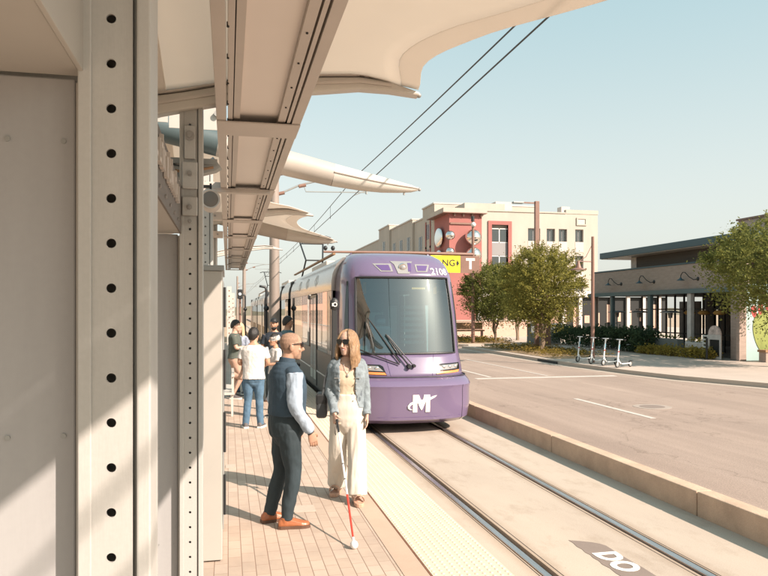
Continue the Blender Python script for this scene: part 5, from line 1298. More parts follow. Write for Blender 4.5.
def path(pts, radii, n=5):
    """smooth resampling of joints and radii"""
    P = [V(p) for p in pts]; out = []; rr = []
    for i in range(len(P) - 1):
        p0, p1, p2, p3 = P[max(i - 1, 0)], P[i], P[i + 1], P[min(i + 2, len(P) - 1)]
        for k in range(n):
            t = k / n; out.append(.5 * ((2 * p1) + (p2 - p0) * t + (2 * p0 - 5 * p1 + 4 * p2 - p3) * t * t + (3 * p1 - p0 - 3 * p2 + p3) * t ** 3))
            a, b = radii[i], radii[i + 1]; t2 = t * t * (3 - 2 * t)
            if isinstance(a, tuple) or isinstance(b, tuple):
                a = a if isinstance(a, tuple) else (a, a); b = b if isinstance(b, tuple) else (b, b); rr.append((lerp(a[0], b[0], t2), lerp(a[1], b[1], t2)))
            else: rr.append(lerp(a, b, t2))
    out.append(P[-1]); rr.append(radii[-1]); return out, rr
def limb(mb, pts, radii, seg=14, ref=None):
    p, r = path(pts, radii); mb.tube(p, r, seg, ref)
def torso(mb, secs, inf=0.0, seg=24):
    """secs: (z, rx, ry, cx, cy)"""
    P = [V((s[3], s[4], s[0])) for s in secs]; Rr = [(s[1] + inf, s[2] + inf) for s in secs]; p, r = path(P, Rr, 4)
    n = 2.35; rings = []
    for c, (a, b) in zip(p, r):
        ring = []
        for k in range(seg):
            t = 2 * math.pi * k / seg; ct, st = math.cos(t), math.sin(t)
            ring.append((c.x + a * math.copysign(abs(ct) ** (2 / n), ct), c.y + b * math.copysign(abs(st) ** (2 / n), st), c.z))
        rings.append(ring)
    mb.rings(rings)
def rot_z(p, c, a):
    d = V(p) - V(c); return V(c) + Matrix.Rotation(a, 3, 'Z') @ d
def head_mesh(mb, c, yaw, s=1.06, pitch=0.0, jaw=1.0):
    """c = centre of the skull; faces -Y before yaw"""
    Rm = Matrix.Rotation(yaw, 3, 'Z') @ Matrix.Rotation(pitch, 3, 'X'); c = V(c)
    prof = [(-.118, .030 * jaw, .030, -.052), (-.108, .046 * jaw, .046, -.040), (-.085, .058 * jaw, .064, -.026), (-.05, .066, .080, -.012), (-.01, .072, .092, -.002), (.03, .076, .098, .004), (.065, .073, .094, .006), (.095, .058, .076, .008), (.113, .036, .048, .009), (.121, .012, .016, .009)]
    rings = []
    for z, a, b, cy in prof:
        ring = []
        for k in range(22):
            t = 2 * math.pi * k / 22; x = a * math.cos(t); y = cy + b * math.sin(t)
            ring.append(tuple(c + Rm @ (V((x, y, z)) * s)))
        rings.append(ring)
    mb.rings(rings)
    T = lambda x, y, z: tuple(c + Rm @ (V((x, y, z)) * s))
    mb.tube([T(0, -.088, .022), T(0, -.104, -.012), T(0, -.112, -.030), T(0, -.095, -.040)], [.008 * s, .011 * s, .015 * s, .011 * s], 8)   # nose
    for sx in (-1, 1):
        mb.ell(c + Rm @ (V((sx * .079, .012, -.010)) * s), (.013 * s, .022 * s, .035 * s), 10, 8, Rm)     # ears
        mb.ell(c + Rm @ (V((sx * .034, -.076, .030)) * s), (.026 * s, .016 * s, .010 * s), 10, 6, Rm)     # brow
        mb.ell(c + Rm @ (V((sx * .040, -.066, -.030)) * s), (.022 * s, .018 * s, .018 * s), 10, 6, Rm)    # cheek
    mb.ell(c + Rm @ (V((0, -.078, -.068)) * s), (.024 * s, .014 * s, .007 * s), 10, 6, Rm)   # lips
    mb.ell(c + Rm @ (V((0, -.072, -.100)) * s), (.022 * s, .016 * s, .014 * s), 10, 6, Rm)   # chin
    return T
def hand(mb, wrist, d, palm_n, side, curl=.5, s=1.0, grip=False):
    """wrist point, finger direction d, palm normal (palm faces), side = thumb direction"""
    d = V(d).normalized(); n_ = V(palm_n); n_ = (n_ - d * n_.dot(d)).normalized(); sd_ = V(side); sd_ = (sd_ - d * sd_.dot(d) - n_ * sd_.dot(n_)).normalized(); w_ = V(wrist)
    P = [w_, w_ + d * .03 * s, w_ + d * .07 * s, w_ + d * .095 * s]
    mb.tube(P, [(.024 * s, .018 * s), (.034 * s, .017 * s), (.042 * s, .015 * s), (.040 * s, .012 * s)], 14, ref=sd_)
    for k, (off, ln) in enumerate(((.031, .072), (.011, .080), (-.010, .075), (-.030, .060))):
        b = w_ + d * .088 * s + sd_ * off * s; cu = curl * (1 + .18 * k) * (2.2 if grip else 1)
        pts = [b]; dd = d.copy(); ang = 0
        for j, f_ in enumerate((.42, .32, .26)):
            ang += cu * (.55 if j == 0 else .75); dv = (d * math.cos(ang) + n_ * math.sin(ang)).normalized(); pts.append(pts[-1] + dv * ln * f_ * s)
        mb.tube(pts, [.0095 * s, .0088 * s, .008 * s, .0062 * s], 8)
    b = w_ + d * .022 * s + sd_ * .030 * s
    mb.tube([b, b + (sd_ * .7 + d * .75 + n_ * .25).normalized() * .034 * s, b + (sd_ * .45 + d * 1.0 + n_ * (.5 if not grip else 1.2)).normalized() * .062 * s], [.0135 * s, .0105 * s, .008 * s], 8)
def foot_mesh(mb, ankle, yaw, s=1.0, ln=.27, inf=0.0, sole=0.0):
    a = V(ankle); Rm = Matrix.Rotation(yaw, 3, 'Z')
    T = lambda x, y, z: a + Rm @ V((x * s, y * s, 0)) + V((0, 0, z - a.z))
    rings = []
    for y, hw, h in ((.075, .026, .05), (.055, .036, .075), (.02, .040, .085), (-.03, .041, .082), (-.08, .045, .062), (-.13, .049, .046), (-.165, .045, .038), (-.19, .034, .032), (-.205, .018, .025)):
        hw += inf; h += inf; z0 = sole
        rings.append([tuple(T(hw * x, y, z0 + zf * h)) for x, zf in ((-.85, 0), (-1, .3), (-.8, .75), (-.3, 1), (.3, 1), (.8, .75), (1, .3), (.85, 0))])
    mb.rings(rings)
def wrinkle(amp, sc_=(9, 9, 5), seed=0.0):
    def f_(co): return amp * (noise.noise(V((co.x * sc_[0] + seed, co.y * sc_[1], co.z * sc_[2]))) + .5 * noise.noise(V((co.x * sc_[0] * 2.3, co.y * sc_[1] * 2.3 + seed, co.z * sc_[2] * 2.6))))
    return f_
def person(loc, yaw, label, sc_=1.0, group=None):
    t = thing('person', loc, label, 'person', group); t.rotation_euler = (0, 0, yaw); t.scale = (sc_,) * 3; return t
MAN_T = [(.86, .165, .125, 0, .01), (.95, .178, .135, 0, .012), (1.05, .172, .13, 0, 0), (1.15, .178, .13, 0, 0), (1.28, .190, .132, 0, 0), (1.38, .196, .125, 0, .008), (1.44, .175, .10, 0, .014), (1.49, .10, .07, 0, .012), (1.53, .062, .06, 0, .006)]
WOM_T = [(.86, .160, .115, 0, .01), (.95, .170, .125, 0, .012), (1.05, .140, .105, 0, 0), (1.13, .128, .098, 0, 0), (1.25, .148, .115, 0, -.008), (1.34, .158, .105, 0, 0), (1.41, .150, .085, 0, .01), (1.455, .09, .06, 0, .01), (1.49, .052, .05, 0, .004)]
def skeleton_body(t, T, J, skin, hy, fem=False, vox=.007, hands=None, feet=True, hp=0.0, hc=None, colorfn=None):
    g = MB(); torso(g, T)
    zt_ = T[-1][0]; hc = hc or (0, -.015, 1.665)
    g.tube([(0, .012, zt_ - .06), V((0, .008, zt_ + .01)), V(hc) + V((0, .012, -.06))], [(.062, .06) if not fem else (.05, .048)] * 3, 16)
    head_mesh(g, hc, hy, 1.06 if not fem else 1.05, hp, .95 if not fem else .82)
    for k in ('L', 'R'):
        sx = 1 if k == 'L' else -1
        sh, el, wr = J['sh' + k], J['el' + k], J['wr' + k]
        a = (.058, .052, .043, .036, .028) if not fem else (.048, .042, .035, .030, .023)
        limb(g, [sh, V(sh).lerp(V(el), .5), el, V(el).lerp(V(wr), .45), wr], a)
        h_ = (hands or {}).get(k) or dict(d=V(wr) - V(el), n=(-sx, 0, 0), s=(0, -1, 0))
        hand(g, wr, h_['d'], h_['n'], h_['s'], h_.get('curl', .35), h_.get('sc', 1.05 if not fem else .92), h_.get('grip', False))
        hp_, kn, an = J['hp' + k], J['kn' + k], J['an' + k]
        b = (.088, .074, .054, .057, .036) if not fem else (.085, .07, .050, .052, .034)
        limb(g, [hp_, V(hp_).lerp(V(kn), .5), kn, V(kn).lerp(V(an), .35), an], b)
        if feet: foot_mesh(g, an, J.get('fy' + k, 0), 1 if not fem else .92)
    return remesh(g, vox, 'body', skin, t, 1, None, colorfn)
def trousers(t, T, J, mt, r, vox=.010, name='trousers', zwaist=1.06, seed=0, amp=.006, z_end=None):
    g = MB(); s_ = [(.74, .05, .06, 0, .01), (.80, .115, .098, 0, .01)] + [x for x in T if x[0] <= zwaist + 1e-6]; torso(g, s_, .014)
    for k in ('L', 'R'):
        hp_, kn, an = J['hp' + k], J['kn' + k], J['an' + k]; an2 = V(an); an2.z = max(.05, an2.z - .03) if z_end is None else z_end
        limb(g, [hp_, V(hp_).lerp(V(kn), .5), kn, V(kn).lerp(an2, .5), an2], r, 18)
    return remesh(g, vox, name, mt, t, 2, wrinkle(amp, (10, 10, 6), seed))
def shirt(t, T, J, mt, z0, z1, sleeve, vox=.010, name='shirt', inf=.016, r=(.068, .062, .052, .046, .04), seed=0, amp=.006, flare=0.0, sl='LR'):
    g = MB(); s_ = [(z0, lerp(T[0][1], T[2][1], .6) + flare, T[2][2] + flare, 0, .004)] + [x for x in T if z0 + .02 < x[0] <= z1]; torso(g, s_, inf)
    for k in sl:
        sh, el, wr = V(J['sh' + k]), V(J['el' + k]), V(J['wr' + k])
        if sleeve >= 1: limb(g, [sh, sh.lerp(el, .5), el, el.lerp(wr, .5), el.lerp(wr, sleeve - 1 + .0 if sleeve < 2 else .97)], r, 16)
        else: limb(g, [sh, sh.lerp(el, sleeve * .5), sh.lerp(el, sleeve)], (r[0], r[1] + .006, r[1] + .010), 16)
    return remesh(g, vox, name, mt, t, 2, wrinkle(amp, (11, 11, 7), seed))
def shoes(t, J, mt, sole_mt, inf=.006, s=1.0, sole=.018, vox=.006, high=.02):
    for k in ('L', 'R'):
        g = MB(); foot_mesh(g, J['an' + k], J.get('fy' + k, 0), s, inf=inf, sole=sole + J.get('fz' + k, 0)); a = V(J['an' + k]); g.tube([a + V((0, .012, -.045)), a + V((0, .015, high))], [.046, .044], 14)
        o = remesh(g, vox, 'shoe', mt, t, 2)
        g = MB(); foot_mesh(g, J['an' + k], J.get('fy' + k, 0), s, inf=inf + .003); v_ = g.v
        q = MB(); Rm = Matrix.Rotation(J.get('fy' + k, 0), 3, 'Z'); pts = []
        for sg in (1, -1):
            L_ = [(.078, .028), (.055, .040), (.02, .042), (-.03, .041), (-.08, .047), (-.13, .052), (-.17, .048), (-.198, .036), (-.213, .016)]
            for y, hw in (L_ if sg > 0 else reversed(L_)): p = V((J['an' + k][0], J['an' + k][1], 0)) + Rm @ V(((hw + inf) * sg * s, y * s, 0)); pts.append((p.x, p.y))
        fz = J.get('fz' + k, 0)
        q.prism(pts, lambda u, v, h: (u, v, fz + .001 + h), sole + .012); q.build('sole', sole_mt, o, off=(0, 0, 0))
def glasses(t, T, name='sunglasses', big=1.0):
    g = MB()
    for sx in (-1, 1):
        for w_ in (0,):
            pts = [(sx * (.006 + .058 * a), b) for a, b in ((.0, .022), (.35, .028), (.8, .026), (1, .018), (.95, -.006), (.7, -.022), (.35, -.022), (.08, -.008))]
            f0 = [T(x * big, -.101 + abs(x) * .18, z * big + .012) for x, z in pts]; f1 = [T(x * big, -.108 + abs(x) * .18, z * big + .012) for x, z in pts]; n = len(pts)
            g.add(f0 + f1, [tuple(range(n)), tuple(reversed(range(n, 2 * n)))] + [(i, (i + 1) % n, n + (i + 1) % n, n + i) for i in range(n)])
        g.tube([T(sx * .062 * big, -.090, .030), T(sx * .078, -.06, .028), T(sx * .083, .01, .018), T(sx * .080, .03, .005)], .0045, 6)
    g.tube([T(-.012, -.103, .028), T(0, -.108, .030), T(.012, -.103, .028)], .004, 6)
    return g.build(name, 'black_gloss', t, off=(0, 0, 0))
def cap_hair(t, c, yaw, mt, thick=.008, low=-.02, front=.055, name='hair', s=1.06, vox=.006, amp=.004, pitch=0.0):
    """short hair: a shell over the skull cut along a hairline"""
    c = V(c); Rm = Matrix.Rotation(yaw, 3, 'Z') @ Matrix.Rotation(pitch, 3, 'X'); g = MB(); rings = []; n = 26
    for i in range(12):
        f_ = i / 11; ring = []
        for k in range(n):
            a = 2 * math.pi * k / n; back = .5 + .5 * math.sin(a)     # +Y is the back of the head
            zl = lerp(front, low - .055, min(1, max(0, back * 1.5 - .28)))
            el = lerp(math.asin(max(-1, min(1, zl / .125))), math.pi / 2, f_)
            r_ = math.cos(el); x = (.077 + thick) * r_ * math.cos(a); y = .005 + (.099 + thick) * r_ * math.sin(a); z = (.122 + thick) * math.sin(el)
            ring.append(tuple(c + Rm @ (V((x, y, z)) * s)))
        rings.append(ring)
    inner = [[tuple(c + (V(p) - c) * .86) for p in r_] for r_ in rings]
    g.rings(rings + list(reversed(inner)), cap=False); 
    m_ = len(rings) * 2; g.f.append([(m_ - 1) * n + k for k in range(n)][:0] or [0, 1, 2]); g.mi.append(0); g.f.pop(); g.mi.pop()
    g.rings([inner[0], rings[0]], cap=False)
    o = g.build(name, mt, t, smooth=True, off=(0, 0, 0))
    for v in o.data.vertices: v.co += v.normal * amp * noise.noise(v.co * 45)
    return o
# ---- the man in the waistcoat
J = dict(shL=(.185, .0, 1.43), elL=(.235, .05, 1.15), wrL=(.20, -.10, .90), shR=(-.185, .0, 1.43), elR=(-.245, .015, 1.14), wrR=(-.235, -.14, .89),
         hpL=(.09, .01, .90), knL=(.115, .03, .49), anL=(.15, .13, .085), hpR=(-.09, .01, .90), knR=(-.105, -.02, .48), anR=(-.108, .045, .085), fyL=R(4), fyR=R(-14))
man = person((.545, 6.66, PZ), R(104), 'bearded bald man in dark waistcoat and light blue sleeves, facing the woman with the cane')
MT = [(z, rx * 1.03, ry * 1.09, cx, cy) for z, rx, ry, cx, cy in MAN_T]
hcm = (0, -.035, 1.668)
def mancol(c):
    q = Matrix.Rotation(R(6), 3, 'Z') @ (c - V(hcm))
    if abs(q.x) < .026 and q.y < -.066 and -.075 < q.z < -.062: return 1
    if q.z < -.15 or q.z > .2: return 0
    if q.z > -.03 + .075 * min(1, max(0, (.03 - q.y) / .07)) and q.y > -.055 and not (abs(q.x) > .078 and q.z < .03) and q.z > -.06 + .02 * noise.noise(q * 60): return 2
    if q.y < -.035 and -.125 < q.z < -.048 - .02 * (q.y > -.06) and abs(q.x) < .06: return 2
    return 0
skeleton_body(man, MT, J, ['skin_tan', 'lip', 'stubble'], R(-6), vox=.0055, hc=hcm, colorfn=mancol, hands={'R': dict(d=(.05, -.35, -1), n=(1, 0, 0), s=(.1, -1, 0), curl=.42)})
shirt(man, MT, J, 'shirt_blue', 1.12, 1.28, 2, name='shirt', inf=.0, r=(.078, .077, .069, .060, .047), amp=.013, seed=3, vox=.008)
g = MB(); hcy = .0; g.tube([(0, .016, 1.475), (0, .004, 1.525), (0, -.002, 1.562)], [(.090, .084), (.080, .078), (.076, .074)], 20); remesh(g, .006, 'collar', 'vest_navy', man, 1)
g = MB(); torso(g, [(1.035, .197, .158, 0, .008)] + [(z, rx + .012, ry + .012, cx, cy) for z, rx, ry, cx, cy in MT if 1.06 < z < 1.36] + [(1.38, .200, .150, 0, .010), (1.43, .188, .130, 0, .014), (1.47, .145, .105, 0, .016), (1.51, .085, .084, 0, .012), (1.525, .078, .078, 0, .01)], .012)
for sx in (-1, 1): g.ell((sx * .175, .004, 1.435), (.062, .078, .062), 16, 10)
def vest_disp(co): return wrinkle(.006, (7, 7, 5), 8)(co)
remesh(g, .008, 'waistcoat', 'vest_navy', man, 2, vest_disp)
trousers(man, MT, J, 'trouser_navy', (.112, .098, .073, .066, .055), vox=.008, amp=.010, seed=5, zwaist=1.06, z_end=.075)
shoes(man, J, 'leather', 'sole', inf=.007, s=1.02, sole=.016, vox=.005)
gl = MB(); Th = head_mesh(gl, hcm, R(-6)); glasses(man, Th)
g = MB(); wv = V(J['wrR']); dv = (V(J['wrR']) - V(J['elR'])).normalized(); g.tube([wv - dv * .018, wv + dv * .010], [.034, .034], 16); g.build('watch', 'black', man, smooth=True, off=(0, 0, 0))
g = MB()
for sx in (-1, 1): g.ell((sx * .026, -.108, 1.495), (.026, .010, .018), 10, 6)
g.build('bow_tie', 'black', man, smooth=True, off=(0, 0, 0))
# ---- the woman with the cane
J = dict(shL=(.150, .01, 1.40), elL=(.182, .035, 1.13), wrL=(.20, -.06, .885), shR=(-.150, .01, 1.40), elR=(-.182, -.01, 1.13), wrR=(-.13, -.18, .91),
         hpL=(.085, .01, .90), knL=(.095, -.06, .50), anL=(.10, -.16, .125), hpR=(-.085, .01, .90), knR=(-.105, .06, .50), anR=(-.115, .24, .125), fyL=R(8), fyR=R(-12))
wom = person((1.245, 7.43, PZ), R(-10), 'smiling blonde woman in denim jacket and wide white trousers holding a long cane', 1.02)
WT = WOM_T; hcw = (0, -.02, 1.628); hyw = R(-31)
def lipcol(c):
    q = Matrix.Rotation(-hyw, 3, 'Z') @ (c - V(hcw))
    if abs(q.x) < .027 and q.y < -.062 and -.074 < q.z < -.053: return 2 if abs(q.z + .067) < .0042 and abs(q.x) < .017 else 1
    return 0
skeleton_body(wom, WT, J, ['skin_fair', 'lip', 'teeth'], hyw, True, vox=.0048, hc=hcw, colorfn=lipcol, hands={'R': dict(d=(.10, -.35, -1), n=(.6, .5, -.1), s=(.5, -1, .1), curl=.55, grip=True), 'L': dict(d=(.05, -.25, -1), n=(-1, 0, 0), s=(-.1, -1, 0), curl=.35)})
g = MB(); torso(g, [(z, rx, ry, cx, cy) for z, rx, ry, cx, cy in WT if 1.0 < z < 1.36], .008); 
g.tube([(.07, -.085, 1.33), (.075, -.06, 1.39), (.07, -.02, 1.435)], [(.03, .012)] * 3, 8); g.tube([(-.07, -.085, 1.33), (-.075, -.06, 1.39), (-.07, -.02, 1.435)], [(.03, .012)] * 3, 8)
remesh(g, .007, 'top', 'cream_top', wom, 2, wrinkle(.003, (14, 14, 10), 2))
# trousers: wide legs
g = MB(); torso(g, [(.70, .05, .06, 0, .0), (.79, .12, .10, 0, .005)] + [(z, rx, ry, cx, cy) for z, rx, ry, cx, cy in WT if z < 1.06] + [(1.10, .138, .106, 0, 0)], .012)
for k, sx in (('L', 1), ('R', -1)):
    hp_, kn, an = V(J['hp' + k]), V(J['kn' + k]), V(J['an' + k]); e = V((an.x, an.y + .01, .075 if k == 'L' else .10))
    limb(g, [hp_, hp_.lerp(kn, .5), kn, kn.lerp(e, .5), e], (.104, .098, .095, .100, .106), 22)
def pl(co):
    a = 1 if co.z < .8 else .3; k_ = co.x * 38 + co.y * 14
    return a * (.009 * noise.noise(V((co.x * 15, co.y * 15, co.z * 2.2))) + .005 * noise.noise(V((co.x * 34, co.y * 34, co.z * 4))))
remesh(g, .009, 'trousers', 'white_trouser', wom, 2, pl)
# open denim jacket
g = MB(); rin = []; rout = []
JS = [(.96, .168, .128, .66), (1.04, .160, .124, .58), (1.13, .152, .122, .52), (1.24, .168, .142, .47), (1.33, .174, .138, .46), (1.39, .165, .114, .50), (1.44, .125, .090, .60), (1.47, .082, .075, .75)]
n = 34; vs = []; fs = []
for lay in (.014, .0):
    for z, a, b, op in JS:
        for k in range(n):
            t_ = lerp(-math.pi / 2 + op, 1.5 * math.pi - op, k / (n - 1)); vs.append(((a + lay) * math.cos(t_), (b + lay) * math.sin(t_) + .004, z))
m_ = len(JS)
for lay in range(2):
    for i in range(m_ - 1):
        for k in range(n - 1): q = lay * m_ * n + i * n + k; fs.append((q, q + 1, q + n + 1, q + n) if lay == 0 else (q + n, q + n + 1, q + 1, q))
O = m_ * n
for k in range(n - 1): fs.append((k + 1, k, O + k, O + k + 1)); q = (m_ - 1) * n + k; fs.append((q, q + 1, O + q + 1, O + q))
for i in range(m_ - 1):
    q = i * n; fs.append((q, q + n, O + q + n, O + q)); q = i * n + n - 1; fs.append((q + n, q, O + q, O + q + n))
g.add(vs, fs)
for sx in (-1, 1): g.ell((sx * .125, .01, 1.412), (.068, .066, .052), 16, 10)
for k in ('L', 'R'):
    sh, el, wr = V(J['sh' + k]), V(J['el' + k]), V(J['wr' + k]); limb(g, [sh, sh.lerp(el, .5), el, el.lerp(wr, .5), el.lerp(wr, .90)], (.056, .056, .051, .046, .040), 18)
    p = el.lerp(wr, .86); d_ = (wr - el).normalized(); g.tube([p, p + d_ * .035], [.047, .047], 16)
g.tube([(-.10, -.072, 1.40), (-.085, .02, 1.465), (-.03, .082, 1.485), (.03, .082, 1.485), (.085, .02, 1.465), (.10, -.072, 1.40)], [(.03, .016), (.034, .016), (.03, .014), (.03, .014), (.034, .016), (.03, .016)], 10)
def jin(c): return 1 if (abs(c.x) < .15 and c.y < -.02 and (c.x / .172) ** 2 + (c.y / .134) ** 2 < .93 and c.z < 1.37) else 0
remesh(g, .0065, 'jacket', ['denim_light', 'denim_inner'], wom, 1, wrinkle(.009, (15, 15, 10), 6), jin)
g = MB()
for sx in (-1, 1):
    g.box(sx * .105 - .032, -.135, 1.27, sx * .105 + .032, -.121, 1.275)
    for z in (1.06, 1.14, 1.22): g.ell((sx * .085, -.138, z), .0075, 8, 6)
g.build('button', 'galv', wom, off=(0, 0, 0))
gw = MB(); Tw = head_mesh(gw, hcw, hyw, 1.05); glasses(wom, Tw, big=1.08)
# hair: parted crown and long locks to the shoulders
g = MB(); c = V(hcw); Rm = Matrix.Rotation(hyw, 3, 'Z'); random.seed(21)
for i in range(190):
    a = random.uniform(R(-48), R(228)); el0 = random.uniform(1.0, 1.5); rx, ry, rz = .084, .104, .123
    lay = random.uniform(0, .010); ph = a * 3 + random.gauss(0, .5); ln_ = random.uniform(1.45, 2.05); pts = []
    front = max(0, -math.sin(a))
    for k in range(13):
        t_ = k / 12 * (1 + ln_)
        if t_ <= 1: el = lerp(el0, -.02, t_); p = V(((rx + lay) * math.cos(el) * math.cos(a), .004 + (ry + lay) * math.cos(el) * math.sin(a), (rz + lay * .6) * math.sin(el)))
        else:
            u_ = (t_ - 1); sw_ = 1.0 + .20 * math.sin(min(u_, 1.6) * 1.4) + .055 * math.sin(u_ * 5.2 + ph)
            p = V(((rx + lay) * math.cos(a) * sw_ * (1 + .10 * front), .006 + (ry + lay) * math.sin(a) * (1 - .10 * u_) + .008 * math.cos(u_ * 5.2 + ph), -u_ * .125))
        pts.append(c + Rm @ (p * 1.10))
    g.tube(pts, [.008, .011, .012, .012, .012, .012, .012, .012, .0115, .011, .0095, .007, .004], 6)
g.ell(c + Rm @ V((0, .016, .030)), (.083, .098, .104), 20, 12, Rm)
remesh(g, .0052, 'hair', 'hair_blonde', wom, 1, lambda co: .0035 * noise.noise(V((co.x * 70, co.y * 70, co.z * 9))))
g = MB(); n = 18
g.tube([(.045, -.075, 1.42), (.02, -.118, 1.34), (0, -.128, 1.315), (-.02, -.118, 1.34), (-.045, -.075, 1.42)], .0025, 5); g.ell((0, -.132, 1.295), (.012, .005, .016)); g.build('necklace', 'galv', wom, off=(0, 0, 0))
for k in ('L', 'R'):   # platform sandals
    a = V(J['an' + k]); Rm2 = Matrix.Rotation(J['fy' + k], 3, 'Z'); fz = .0
    out = []
    for sg in (1, -1):
        L_ = [(.072, .030), (.05, .040), (.0, .042), (-.06, .045), (-.12, .050), (-.16, .046), (-.19, .032), (-.20, .014)]
        for y, hw in (L_ if sg > 0 else reversed(L_)): p = V((a.x, a.y, 0)) + Rm2 @ V((hw * sg, y, 0)); out.append((p.x, p.y))
    g = MB(); g.prism(out, lambda u, v, h: (u, v, .001 + h), .04); o = g.build('sandal', 'sandal', wom, bevel=.006, off=(0, 0, 0))
    g = MB()
    for y in (-.12, -.02):
        ps = [V((a.x, a.y, 0)) + Rm2 @ V((x, y, z)) for x, z in ((-.052, .05), (-.046, .085), (-.02, .108 if y < -.1 else .125), (.02, .108 if y < -.1 else .125), (.046, .085), (.052, .05))]
        g.tube(ps, [(.030, .005)] * 6, 8, ref=Rm2 @ V((0, 1, 0)))
    g.build('strap', 'sandal', o, off=(0, 0, 0))
# her cane
def wl(o, p): return o.location + Matrix.Rotation(o.rotation_euler.z, 3, 'Z') @ (V(p) * o.scale.x)
hg = wl(wom, V(J['wrR']) + V((.028, -.075, -.075))); tipp = V((1.035, 5.85, PZ + .035)); ax_ = (tipp - hg).normalized(); top_ = hg - ax_ * .10
cn = thing('white_cane', tuple(tipp), 'long white cane with a red lower section and round white tip, held by the woman', 'cane')
ln = (tipp - top_).length; at_ = lambda d: top_ + ax_ * d
g = MB(); g.cyl(at_(.26), at_(ln * .66), .0105, .010, 10); g.build('shaft', 'cane_white', cn)
g = MB(); g.cyl(at_(ln * .66), at_(ln * .955), .010, .009, 10); g.build('red_section', 'cane_red', cn)
g = MB(); g.cyl(at_(0), at_(.26), .0135, .012, 10); gr_ = g.build('grip', 'black', cn)
g = MB(); q = at_(.02); g.tube([q, q + V((-.015, -.02, -.07)), q + V((-.02, -.02, -.16)), q + V((-.012, -.02, -.18)), q + V((-.005, -.015, -.11)), q], .0035, 5); g.build('strap', 'black', gr_)
g = MB(); g.ell(tipp, (.034, .034, .036), 18, 12); g.build('tip', 'cane_white', cn, smooth=True)
g = MB(); g.cyl(at_(ln * .955), at_(ln * .985), .011, .013, 10); g.build('tip_sleeve', 'cane_white', cn)
for f_ in (.42, .54): g = MB(); g.cyl(at_(ln * f_), at_(ln * f_ + .012), .0115, None, 10); g.build('joint', 'black', cn)
# her bag
b0 = wl(wom, (-.27, .09, .98)); bag = thing('shoulder_bag', tuple(b0), 'dark shoulder bag hanging at the hip of the woman in the denim jacket', 'bag')
g = MB(); Rb = Matrix.Translation(b0) @ Matrix.Rotation(R(-10), 4, 'Z'); g.box(-.06, -.13, -.14, .055, .12, .12, Rb); g.build('pouch', 'bag_dark', bag, bevel=.03)
g = MB(); sp_ = [wl(wom, p) for p in ((-.26, -.03, 1.09), (-.235, -.02, 1.25), (-.19, -.005, 1.40), (-.13, .02, 1.475), (-.17, .08, 1.42), (-.235, .13, 1.2), (-.27, .19, 1.09))]; g.tube(sp_, [(.011, .004)] * 7, 6); g.build('strap', 'bag_dark', bag)
g = MB(); g.box(-.062, -.131, .0, .057, .121, .122, Rb); g.build('flap', 'black', bag, bevel=.02)
# ---- waiting group
def stand(dx=.0): return dict(hpL=(.09, .01, .90), knL=(.10, -.01, .49), anL=(.115, .02, .085), hpR=(-.09, .01, .90), knR=(-.10, -.01, .49), anR=(-.115, .03, .085), fyL=R(14), fyR=R(-14))
def group_person(loc, yaw, lab, sc_, J, fem, skin, hy, hair, hairkw, bottoms, tops, shoe, vox=.009, hp=0.0):
    t = person(loc, yaw, lab, sc_); T = WOM_T if fem else MAN_T; hc = (0, -.015, 1.665) if not fem else (0, -.02, 1.628)
    skeleton_body(t, T, J, skin, hy, fem, vox=vox, hc=hc, hp=hp)
    mt, r, ze = bottoms; trousers(t, T, J, mt, r, vox=.011, zwaist=.96, z_end=ze, amp=.007, seed=loc[0] * 9, name='trousers' if ze is None or ze < .3 else 'shorts')
    mt, z0, slv = tops; shirt(t, T, J, mt, z0, 1.50 if not fem else 1.46, slv, vox=.011, seed=loc[1], flare=.022, amp=.009)
    if shoe: shoes(t, J, *shoe, vox=.008)
    if hair: cap_hair(t, hc, hy, hair, **hairkw)
    return t, hc
LEG = (.108, .092, .070, .066, .058)
J = dict(stand(), shL=(.185, 0, 1.43), elL=(.25, -.02, 1.17), wrL=(.15, -.24, 1.10), shR=(-.185, 0, 1.43), elR=(-.25, -.02, 1.17), wrR=(-.16, -.24, 1.08), anL=(.14, .02, .085), anR=(-.12, .0, .085))
group_person((.43, 12.3, PZ), R(172), 'dark haired man in white shirt and blue jeans seen from behind', .955, J, False, 'skin_mid', R(-22), 'hair_black', dict(thick=.016, low=-.02), ('jeans', LEG, None), ('white_shirt', .88, .72), ('sneaker', 'sole_white'))
J = dict(stand(), shL=(.185, 0, 1.43), elL=(.24, -.05, 1.16), wrL=(.12, -.28, 1.14), shR=(-.185, 0, 1.43), elR=(-.24, -.06, 1.17), wrR=(-.10, -.30, 1.18), knR=(-.10, -.16, .52), anR=(-.10, .04, .10))
group_person((.16, 16.5, PZ), R(82), 'man in dark green shirt and pinkish shorts at the far left of the group', 1.0, J, False, 'skin_fair', R(0), 'hair_black', dict(thick=.014, low=0.0), ('shorts_pink', (.115, .105, .09, .088, .088), .56), ('green_shirt', .92, .75), ('sneaker', 'sole_white'))
J = dict(stand(), shL=(.158, .01, 1.40), elL=(.20, .0, 1.14), wrL=(.14, -.18, 1.0), shR=(-.158, .01, 1.40), elR=(-.20, .0, 1.14), wrR=(-.14, -.18, 1.0))
tb, hc = group_person((.30, 17.4, PZ), R(-35), 'pale blonde woman in a blue patterned top behind the man in white', .97, J, True, 'skin_fair', R(10), 'hair_pale', dict(thick=.018, low=-.05), ('jeans', LEG, None), ('blue_print', .95, .8), ('sneaker', 'sole_white'))
g = MB(); random.seed(5)
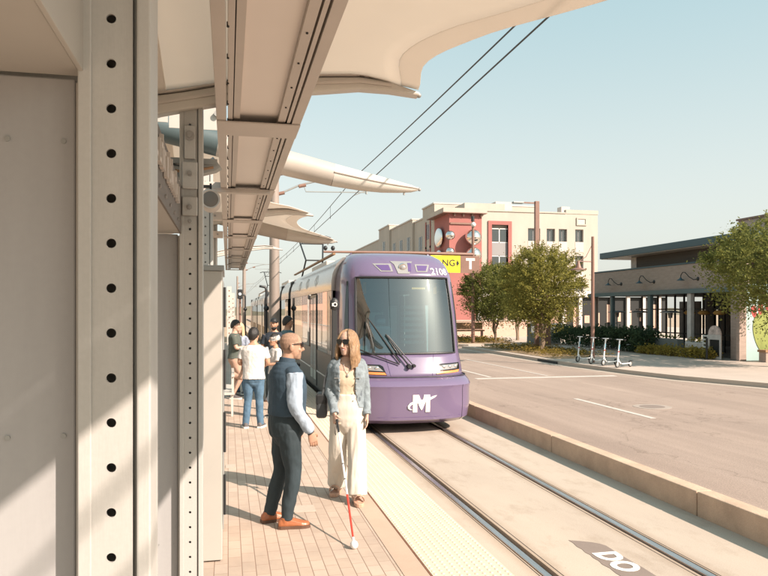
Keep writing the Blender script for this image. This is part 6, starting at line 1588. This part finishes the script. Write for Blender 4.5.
for i in range(46):
    a = random.uniform(R(-20), R(200)); g.tube([V(hc) + V((.08 * math.cos(a), .10 * math.sin(a), .06)), V(hc) + V((.09 * math.cos(a), .11 * math.sin(a), -.06)), V(hc) + V((.10 * math.cos(a), .11 * math.sin(a), -.20)), V(hc) + V((.09 * math.cos(a), .12 * math.sin(a), -.33))], [.015, .017, .016, .006], 6)
remesh(g, .009, 'long_hair', 'hair_pale', tb, 1)
J = dict(stand(), shL=(.185, 0, 1.43), elL=(.25, .0, 1.16), wrL=(.22, -.18, 1.0), shR=(-.185, 0, 1.43), elR=(-.25, .0, 1.16), wrR=(-.22, -.18, 1.0))
tc_, hc = group_person((1.0, 15.9, PZ), R(-4), 'bearded man in a black cap and navy tee with a pale chest print', 1.03, J, False, 'skin_mid', R(-14), None, {}, ('trouser_navy', LEG, None), ('navy_tee', .9, .75), ('sneaker', 'sole'))
g = MB(); c = V(hc); g.ell(c + V((0, .005, .045)), (.086, .106, .088), 18, 10); g.tube([c + V((0, -.08, .05)), c + V((0, -.16, .04))], [(.07, .012), (.055, .008)], 12, ref=(1, 0, 0)); remesh(g, .008, 'cap', 'black', tc_, 1)
g = MB(); g.ell(c + V((0, -.055, -.09)), (.062, .05, .045), 14, 8); remesh(g, .008, 'beard', 'hair_black', tc_, 1)
g = MB()
for k in range(7): g.box(-.10 + k * .03, -.165, 1.275, -.083 + k * .03, -.150, 1.315)
g.build('chest_print', 'white_paint', tc_, off=(0, 0, 0))
J = dict(stand(), shL=(.185, 0, 1.43), elL=(.25, -.02, 1.17), wrL=(.14, -.2, 1.05), shR=(-.185, 0, 1.43), elR=(-.25, -.02, 1.17), wrR=(-.14, -.2, 1.05))
group_person((1.38, 16.9, PZ), R(115), 'tall man in a grey teal shirt turned away beside the man in the cap', 1.04, J, False, 'skin_mid', R(-20), 'hair_black', dict(thick=.022, low=-.01), ('trouser_navy', LEG, None), ('teal_shirt', .9, .75), ('sneaker', 'sole'))
J = dict(stand(), shL=(.158, .01, 1.40), elL=(.21, -.03, 1.15), wrL=(.10, -.24, 1.12), shR=(-.158, .01, 1.40), elR=(-.21, -.03, 1.15), wrR=(-.10, -.24, 1.12))
th_, hc = group_person((.86, 13.3, PZ), R(-72), 'woman in a white top and patterned headscarf in profile behind the man in the waistcoat', .90, J, True, 'skin_mid', R(0), 'hair_black', dict(thick=.012, low=-.03), ('trouser_navy', LEG, None), ('white_shirt', .92, .85), ('sneaker', 'sole_white'))
g = MB(); c = V(hc); g.tube([c + V((0, .02, -.02)), c + V((0, .012, .03)), c + V((0, .0, .075))], [(.094, .116), (.098, .118), (.086, .104)], 20); remesh(g, .008, 'headscarf', 'scarf', th_, 1)
